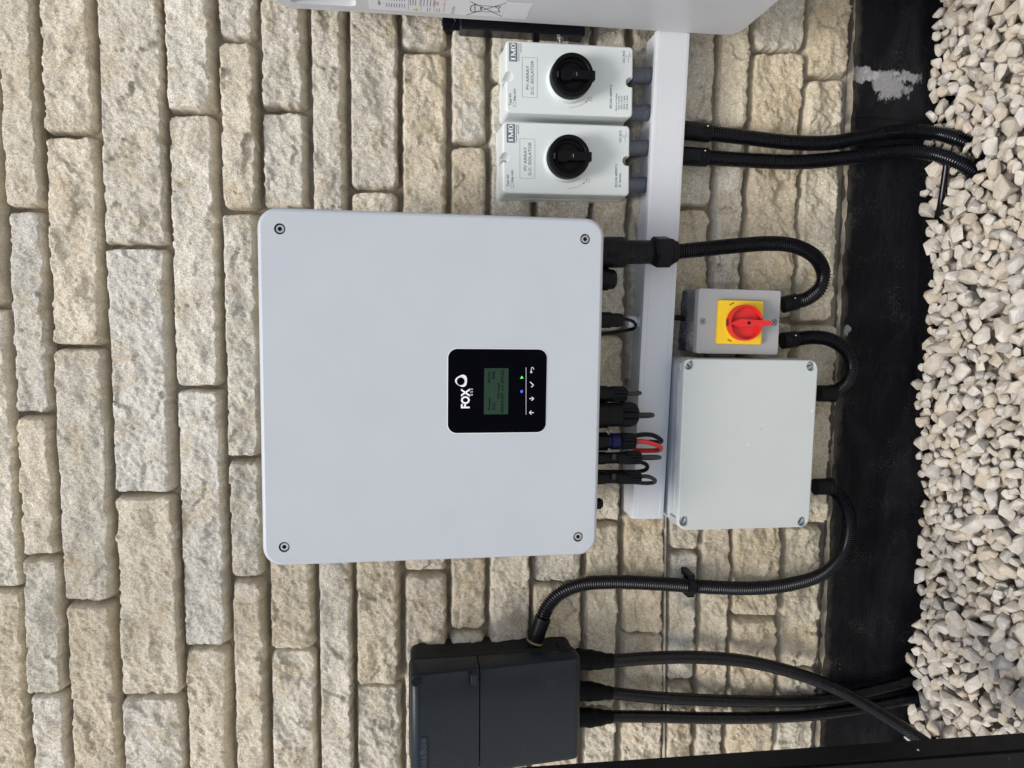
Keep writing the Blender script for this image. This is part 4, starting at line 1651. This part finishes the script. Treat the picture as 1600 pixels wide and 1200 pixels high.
# conduit clip
pc_ = at(1077, 914.5, -.026)
t = thing('conduit_clip', 'black plastic clip holding the long conduit to the wall', 'clip', (float(pc_[0]), 0, float(pc_[2])))
mb = MB()
ring_o, ring_i = circ(0, 0, .0175, 28), circ(0, 0, .0128, 28)
TZ = Matrix(((1, 0, 0, 0), (0, 0, -1, -.026), (0, -1, 0, 0), (0, 0, 0, 1)))
mb.T = TZ
vs = [(x, -.0055, z) for x, z in ring_o] + [(x, .0055, z) for x, z in ring_o] + [(x, -.0055, z) for x, z in ring_i] + [(x, .0055, z) for x, z in ring_i]
fs = []
for j in range(28):
    k2 = (j + 1) % 28
    fs += [(j, k2, 28 + k2, 28 + j), (56 + j, 84 + j, 84 + k2, 56 + k2), (j, 56 + j, 56 + k2, k2), (28 + j, 28 + k2, 84 + k2, 84 + j)]
mb.add(vs, fs)
mb.obj('band', M_BLACK, t, 40)
mb = MB()
mb.box(.0130, .0225, -.036, .010, -.0055, .0055)
mb.obj('clip_lug', M_BLACK, t, 0)
mb = MB()
mb.box(-.0185, -.0150, -.034, .006, -.006, .006)
mb.obj('clip_foot', M_BLACK, t, 0)

# ------------------------------------------------------------------ grey rotary switch
F = Face([(1093, 451.5), (1221, 453.5), (1214.5, 554), (1088, 552)], -.078)
sw = F.thing('rotary_switch', 'mid grey switch box with yellow plate and red rotary handle', 'switch')
w, h = F.w, F.h
mb = MB()
mb.rprism(0, .001, w - .002, h - .002, .004, [(0, .010), (0, -.030), (.0006, -.031)])
mb.obj('base', M_SWB, sw)
mb = MB()
mb.rprism(0, 0, w - .0014, h - .0014, .004, [(0, -.0312), (0, -.0622), (.0012, -.0626)])
mb.obj('rim', M_SWS, sw)
ss = [F.loc(1098, 502, -.078), F.loc(1210, 503.5, -.078)]
mb = MB()
mb.rprism(0, 0, w + .0005, h + .0005, .004, [(0, -.0627), (0, -.0772), (.0007, -.078)], holes=[(circ(x, z, .0054, 20), .003) for x, z in ss])
mb.obj('lid', M_SW, sw)
for x, z in ss:
    mb = MB()
    mb.lathe((x, -.0752, z), (0, -1, 0), [(.0050, 0), (.0050, .0012), (.0042, .0020)], 20)
    sc_ = mb.obj('screw', plastic('grey_screw', (.28, .29, .30), .4, .5) if 'grey_screw' not in bpy.data.materials else bpy.data.materials['grey_screw'], sw)
    mb = MB()
    mb.line((x - .0028, z - .0028), (x + .0028, z + .0028), .0010, -.0752, -.0774)
    mb.line((x - .0028, z + .0028), (x + .0028, z - .0028), .0010, -.0752, -.07745)
    mb.obj('screw_slot', M_INK, sc_, 0)
pts = [F.loc(*p, -.086) for p in ((1124.5, 468.5), (1194, 470), (1190, 539), (1121, 537.5))]
pcx, pcz = sum(p[0] for p in pts) / 4, sum(p[1] for p in pts) / 4
pw = (abs(pts[0][0] - pts[3][0]) + abs(pts[1][0] - pts[2][0])) / 2
ph = (abs(pts[0][1] - pts[1][1]) + abs(pts[3][1] - pts[2][1])) / 2
mb = MB()
mb.rprism(pcx, pcz, pw, ph, .003, [(0, -.0779), (0, -.084), (.0008, -.0858), (.0020, -.0862)])
mb.obj('yellow_plate', M_YEL, sw)
kx, kz = F.loc(1165.5, 504.3, -.100)
mb = MB()
mb.lathe((kx, -.0862, kz), (0, -1, 0), [(.0312, 0), (.0310, .0025), (.0296, .003)], 56)
mb.obj('yellow_collar', M_YEL, sw)
mb = MB()
mb.lathe((kx, -.0885, kz), (0, -1, 0), [(.0285, 0), (.0285, .0125), (.0280, .0138), (.0272, .0142), (.0258, .0142), (.0252, .0136), (.0249, .0070), (.0245, .0062), (.004, .0062)], 56)
kn = mb.obj('red_knob', M_RED, sw)
mb = MB()
hp = [F.loc(px_, py_, -.108) for px_, py_ in ((1207, 501), (1207, 508.5), (1167, 511), (1157, 512), (1141, 505), (1157, 497.5), (1167, 498.5))]
mb.rings([[(x, -.0945, z) for x, z in hp], [(x, -.1055, z) for x, z in hp], [(kx + (x - kx) * .93, -.1085, kz + (z - kz) * .96) for x, z in hp]])
mb.obj('red_handle', M_RED, kn, 25)
mb = MB()
hx, hz = F.loc(1170.5, 504.5, -.1086)
mb.lathe((hx, -.1080, hz), (0, -1, 0), [(.0027, 0), (.0027, .0008)], 20)
mb.obj('handle_hole', M_DARK, kn)
for p0, p1 in (((1140, 476.5), (1147, 473)), ((1137, 530.5), (1143, 533.5))):
    mb = MB()
    mb.line(F.loc(*p0, -.0865), F.loc(*p1, -.0865), .0014, -.0860, -.0865)
    mb.obj('position_mark', M_INK, sw, 0)
mb = MB()
a = F.loc(1138, 504, -.0985)
mb.box(a[0] - .0055, a[0] + .0055, -.0985, -.0945, a[1] - .0015, a[1] + .0016)
mb.obj('lock_tab', M_GCAB, kn, 0)
mb = MB()
for (ax_, az_, bx_, bz_) in ((1188, 489, 1191, 494), (1186, 485, 1188, 489)):
    mb.line(F.loc(ax_, az_, -.0955), F.loc(bx_, bz_, -.0955), .0016, -.0946, -.0951)
mb.obj('padlock_mark', M_YEL, kn, 0)
# cable tail between trunking and switch
q = px_path([(1052, 496, -.020), (1062, 497, -.022), (1074, 498, -.022), (1088, 498, -.022)], .004)
mb = MB()
mb.tube(q, .0045, 12)
o = mb.obj('cable_tail', M_BLACKC, None, loc=tuple(q[0]))
tag(o, 'short black cable tail bridging trunking and the dusty top of the grey switch', 'cable')

# ------------------------------------------------------------------ junction box
F = Face([(1067, 560), (1278, 563), (1265.5, 826.5), (1060.5, 826.5)], -.100)
jb = F.thing('junction_box', 'large blank light grey junction box below the white trunking', 'junction box')
w, h = F.w, F.h
mb = MB()
mb.rprism(0, 0, w - .002, h - .002, .016, [(0, .012), (0, -.058), (.0010, -.060)], n=8)
mb.obj('base', M_JB2, jb)
mb = MB()
mb.rprism(0, 0, w + .001, h + .001, .017, [(0, -.0602), (0, -.066), (.0006, -.0670), (.0020, -.0672)], n=8)
mb.obj('seal_rib', M_JB2, jb)
cs = [F.loc(*p, -.100) for p in ((1076.5, 569.5), (1267.5, 572), (1253.5, 815), (1069, 814.5))]
mb = MB()
mb.rprism(0, 0, w, h, .016, [(0, -.0674), (0, -.0970), (.0006, -.0992), (.0022, -.100)], n=8, holes=[(circ(x, z, .0082, 26), .0105) for x, z in cs])
mb.obj('lid', M_JB, jb)
for (x, z), ang in zip(cs, (.75, 1.9, 2.6, 2.7)):
    mb = MB()
    mb.lathe((x, -.0894, z), (0, -1, 0), [(.0064, 0), (.0064, .0026), (.0058, .0034)], 24)
    s_ = mb.obj('screw', M_JB, jb)
    mb = MB()
    c_, q_ = math.cos(ang) * .0058, math.sin(ang) * .0058
    mb.line((x - c_, z - q_), (x + c_, z + q_), .0017, -.0920, -.0930)
    
    mb.obj('screw_slot', M_DARK, s_, 0)
for py_ in (572, 811):
    x, z = F.loc(1056, py_, -.083)
    mb = MB()
    mb.box(x - .0055, x + .0055, -.092, -.070, h / 2 + .0002, h / 2 + .0030)
    mb.obj('lid_latch', M_CLEAR, jb, 0)
mb = MB()
mb.rprism(0, h / 2 - .004, w - .075, .009, .001, [(0, -.0745), (0, -.0785)])
mb.obj('lid_rib', M_JB2, jb)
mb = MB()
mb.rprism(0, h / 2 - .004, w - .070, .0086, .001, [(0, -.0815), (0, -.0832)])
mb.obj('lid_rib', M_WHITE, jb)
mb = MB()
mb.rprism(0, 0, w - .001, h - .001, .016, [(0, -.0590), (0, -.0598)], n=8)
mb.obj('seal', M_DARK, jb)
# faint embossed square and moulding pips on the lid
mb = MB()
a, b = F.loc(1071, 792.5, -.1), F.loc(1093.5, 765, -.1)
for p0, p1 in (((a[0], a[1]), (b[0], a[1])), ((a[0], b[1]), (b[0], b[1])), ((a[0], a[1]), (a[0], b[1])), ((b[0], a[1]), (b[0], b[1]))):
    mb.line(p0, p1, .0005, -.0998, -.1002)
mb.obj('embossed_square', M_JB, jb, 0)
mb = MB()
for p_ in ((1169, 694.5), (1269, 642)):
    x, z = F.loc(*p_, -.1)
    mb.lathe((x, -.0999, z), (0, -1, 0), [(.0013, 0), (.0012, .0006), (.0006, .0009)], 14)
mb.obj('moulding_pip', M_WHITE, jb)
mb = MB()
x, z = F.loc(1190, 670, -.1)
mb.tube([(x - .0006, -.1001, z + .003), (x, -.1001, z), (x - .0004, -.1001, z - .002)], .0002, 5)
mb.obj('scratch', M_GREYL, jb)

# ------------------------------------------------------------------ dark fuse box
A_ = at(641, 1056, -.115)
B_ = at(911, 1031, -.100)
C_ = at(910, 1193, -.100)
fw = float(B_[0] - C_[0])
fh = float(A_[2] - B_[2])
ftx = (A_[0] + B_[0]) / 2
rho_f = math.atan2(-(A_[0] - B_[0]), A_[2] - B_[2])
fcx, fcz = float(ftx - fw / 2), float((A_[2] + B_[2]) / 2)
fb = thing('fuse_box', 'dark blue-black plastic fuse box with split cover at the left', 'fuse box', (fcx, 0, fcz), -rho_f)


def fl(px, py, Y):
    p = at(px, py, Y) - np.array([fcx, 0, fcz])
    c, s = math.cos(rho_f), math.sin(rho_f)
    return (float(p[0] * c + p[2] * s), float(-p[0] * s + p[2] * c))


mb = MB()
mb.rprism(0, 0, fw - .004, fh - .004, .012, [(0, .010), (0, -.050), (.001, -.052)], n=6)
mb.obj('base', M_FUSEB, fb)
mb = MB()
mb.rprism(0, 0, fw + .003, fh + .003, .014, [(0, -.0525), (0, -.060), (.0008, -.062), (.0016, -.0622)], n=6)
mb.obj('flange', M_FUSEB, fb)


def slanted(mbq, z0, z1, yt, yb, inset_r=.0):
    """cover piece between heights z0..z1 whose front leans back towards the bottom, rounded right and left edges"""
    def yf(z):
        return yb + (yt - yb) * (z + fh / 2) / fh
    hw = fw / 2
    sec = [(-hw, -.0624, 0), (-hw, None, .010), (-hw + .003, None, .004), (-hw + .010, None, 0), (hw - .010, None, 0), (hw - .003, None, .004), (hw, None, .010), (hw, -.0624, 0)]
    rg = []
    for z, ins in ((z0, .0), (z0 + .0004, -.0), (z1 - .0004, -.0), (z1, .0)):
        rg.append([(x, (y if y is not None else yf(z) + o_), z) for x, y, o_ in sec])
    mbq.rings(rg)


zs = fl(750, 1120, -.110)[1]
mb = MB()
YT, YB = -.118, -.094
slanted(mb, zs + .0010, fh / 2 - .012, YT + .0015, YB + .0015)
# rounded top end of the upper cover
rg = []
for k in range(6):
    a = k / 5 * math.pi / 2
    z = fh / 2 - .012 + .012 * math.sin(a)
    dy = .012 * (1 - math.cos(a))
    hw = fw / 2 - .004 * (1 - math.cos(a))
    y = YT + .0015 + dy
    rg.append([(-hw, -.0624, z), (-hw, y + .010, z), (-hw + .003, y + .004, z), (-hw + .010, y, z), (hw - .010, y, z), (hw - .003, y + .004, z), (hw, y + .010, z), (hw, -.0624, z)])
mb.rings(rg)
up = mb.obj('upper_cover', M_FUSE, fb, 30)
mb = MB()
slanted(mb, -fh / 2 + .010, zs - .0008, YT, YB)
rg = []
for k in range(6):
    a = k / 5 * math.pi / 2
    z = -fh / 2 + .010 - .010 * math.sin(a)
    dy = .010 * (1 - math.cos(a))
    hw = fw / 2 - .005 * (1 - math.cos(a))
    y = YB + dy
    rg.append([(-hw, -.0624, z), (-hw, y + .010, z), (-hw + .003, y + .004, z), (-hw + .010, y, z), (hw - .010, y, z), (hw - .003, y + .004, z), (hw, y + .010, z), (hw, -.0624, z)])
mb.rings(rg)
mb.obj('lower_cover', M_FUSE, fb, 30)
# hinge lug at the split, screw hole, name plate
x, z = fl(741, 1060, -.113)
mb = MB()
mb.rprism(x - .001, z, .017, .010, .002, [(0, -.100), (0, -.1155), (.0008, -.1165)])
mb.obj('hinge_lug', M_FUSE, fb)
mb = MB()
mb.box(x - .011, x + .009, -.1120, -.1000, z + .0052, z + .0075)
mb.obj('hinge_gap', M_DARK, fb, 0)
x, z = fl(650.5, 1066, -.1165)
mb = MB()
mb.lathe((x, -.1160, z), (0, -1, 0), [(.0078, -.004), (.0078, .0003), (.0074, .0004), (.0070, .0002)], 28)
mb.obj('hole_rim', M_FUSE, up)
mb = MB()
mb.lathe((x, -.1165, z), (0, -1, 0), [(.0070, 0), (.0070, .0002)], 28)
mb.obj('screw_hole', M_DARK, up)
x1_, z1_ = fl(661, 1151.5, -.116)
YN = YB + (YT - YB) * (z1_ + fh / 2) / fh + .0012
mb = MB()
mb.rprism(x1_ - .031, z1_, .062, .0145, .003, [(0, YN + .003), (0, YN - .0003), (.0006, YN - .0005)])
npl = mb.obj('name_plate', M_FUSE, up)
lettering('FuseBox', npl, x1_ - .030, z1_, YN - .0008, .0085, plastic('embossed_black', (.045, .052, .065), .4, .5), .054)
# round knock-out on the right side
xk, zk = fl(692, 1020, -.03)
mb = MB()
mb.lathe((fw / 2 - .0024, -.030, zk), (1, 0, 0), [(.0095, 0), (.0095, .0006), (.0088, .0008), (.0086, .0003)], 28)
mb.obj('knock_out', M_FUSEB, fb)
x, z = fl(886, 1006, -.03)
mb = MB()
mb.rprism(fw / 2 + .001, -fh / 2 + .022, .008, .016, .003, [(0, -.040), (0, -.064), (.001, -.066)])
mb.obj('corner_catch', M_FUSEB, fb)

# ------------------------------------------------------------------ power cables from the fuse box
CB = 'thick black cables from the fuse box'
for lab, pts, r, kk in CABLES:
    q = px_path(pts, .004)
    t = thing('power_cable', lab, 'cable', tuple(q[0]), 0, CB)
    # slight oval, hand-laid sheath
    mb = MB()
    mb.tube(q - q[0], r, 18)
    mb.obj('sheath', M_CABLE, t, 60)
    nb = int(.068 / .004)
    rad = []
    for i in range(nb):
        s = i / (nb - 1)
        rad.append(r * (1.06 + (kk - 1.0) * (1 - max(0, min(1, (s - .45) / .5))) + .05 * math.sin(i * 1.3)))
    mb = MB()
    mb.tube((q - q[0])[:nb], rad, 18)
    mb.obj('boot', M_BOOT, t, 60)

# thin pipe lying along the foot of the wall
q = GC
mb = MB()
mb.tube(q, .0052, 14)
o = mb.obj('ground_cable', M_CABLE, None, loc=tuple(q[0]))
tag(o, 'thin black cable lying on the gravel edge behind the two conduits', 'cable')

# ------------------------------------------------------------------ black post in front at the left
pp0 = at(1600, 1146, -.33)
pp1 = at(900, 1194, -.33)
dx = float(pp0[0] - pp1[0])
dz = float(pp1[2] - pp0[2])
post = thing('black_post', 'smooth black upright post standing in front of the wall at left', 'post',
             (float(pp0[0]), -.33, 0), -math.atan2(-(pp1[0] - pp0[0]), dz))
mb = MB()
z0 = -.11
mb.T = Matrix.Identity(4)
off = float(pp0[2])
mb.box(-.055, 0, -.034, 0, z0, 2.1)
b1 = mb.obj('post_face', M_POST, post, 0)
mb = MB()
mb.box(-.060, -.003, -.0385, -.0342, z0, 2.1)
mb.obj('post_trim', M_POST, post, 0)
mb = MB()
x_, _, z_ = at(1440, 1190, -.36) - np.array([pp0[0], -.33, 0])
mb.lathe((0.0002, -.022, z_), (1, 0, .1), [(.0016, 0), (.0012, .0008)], 10)
mb.obj('bird_spot', M_WHITE, post)
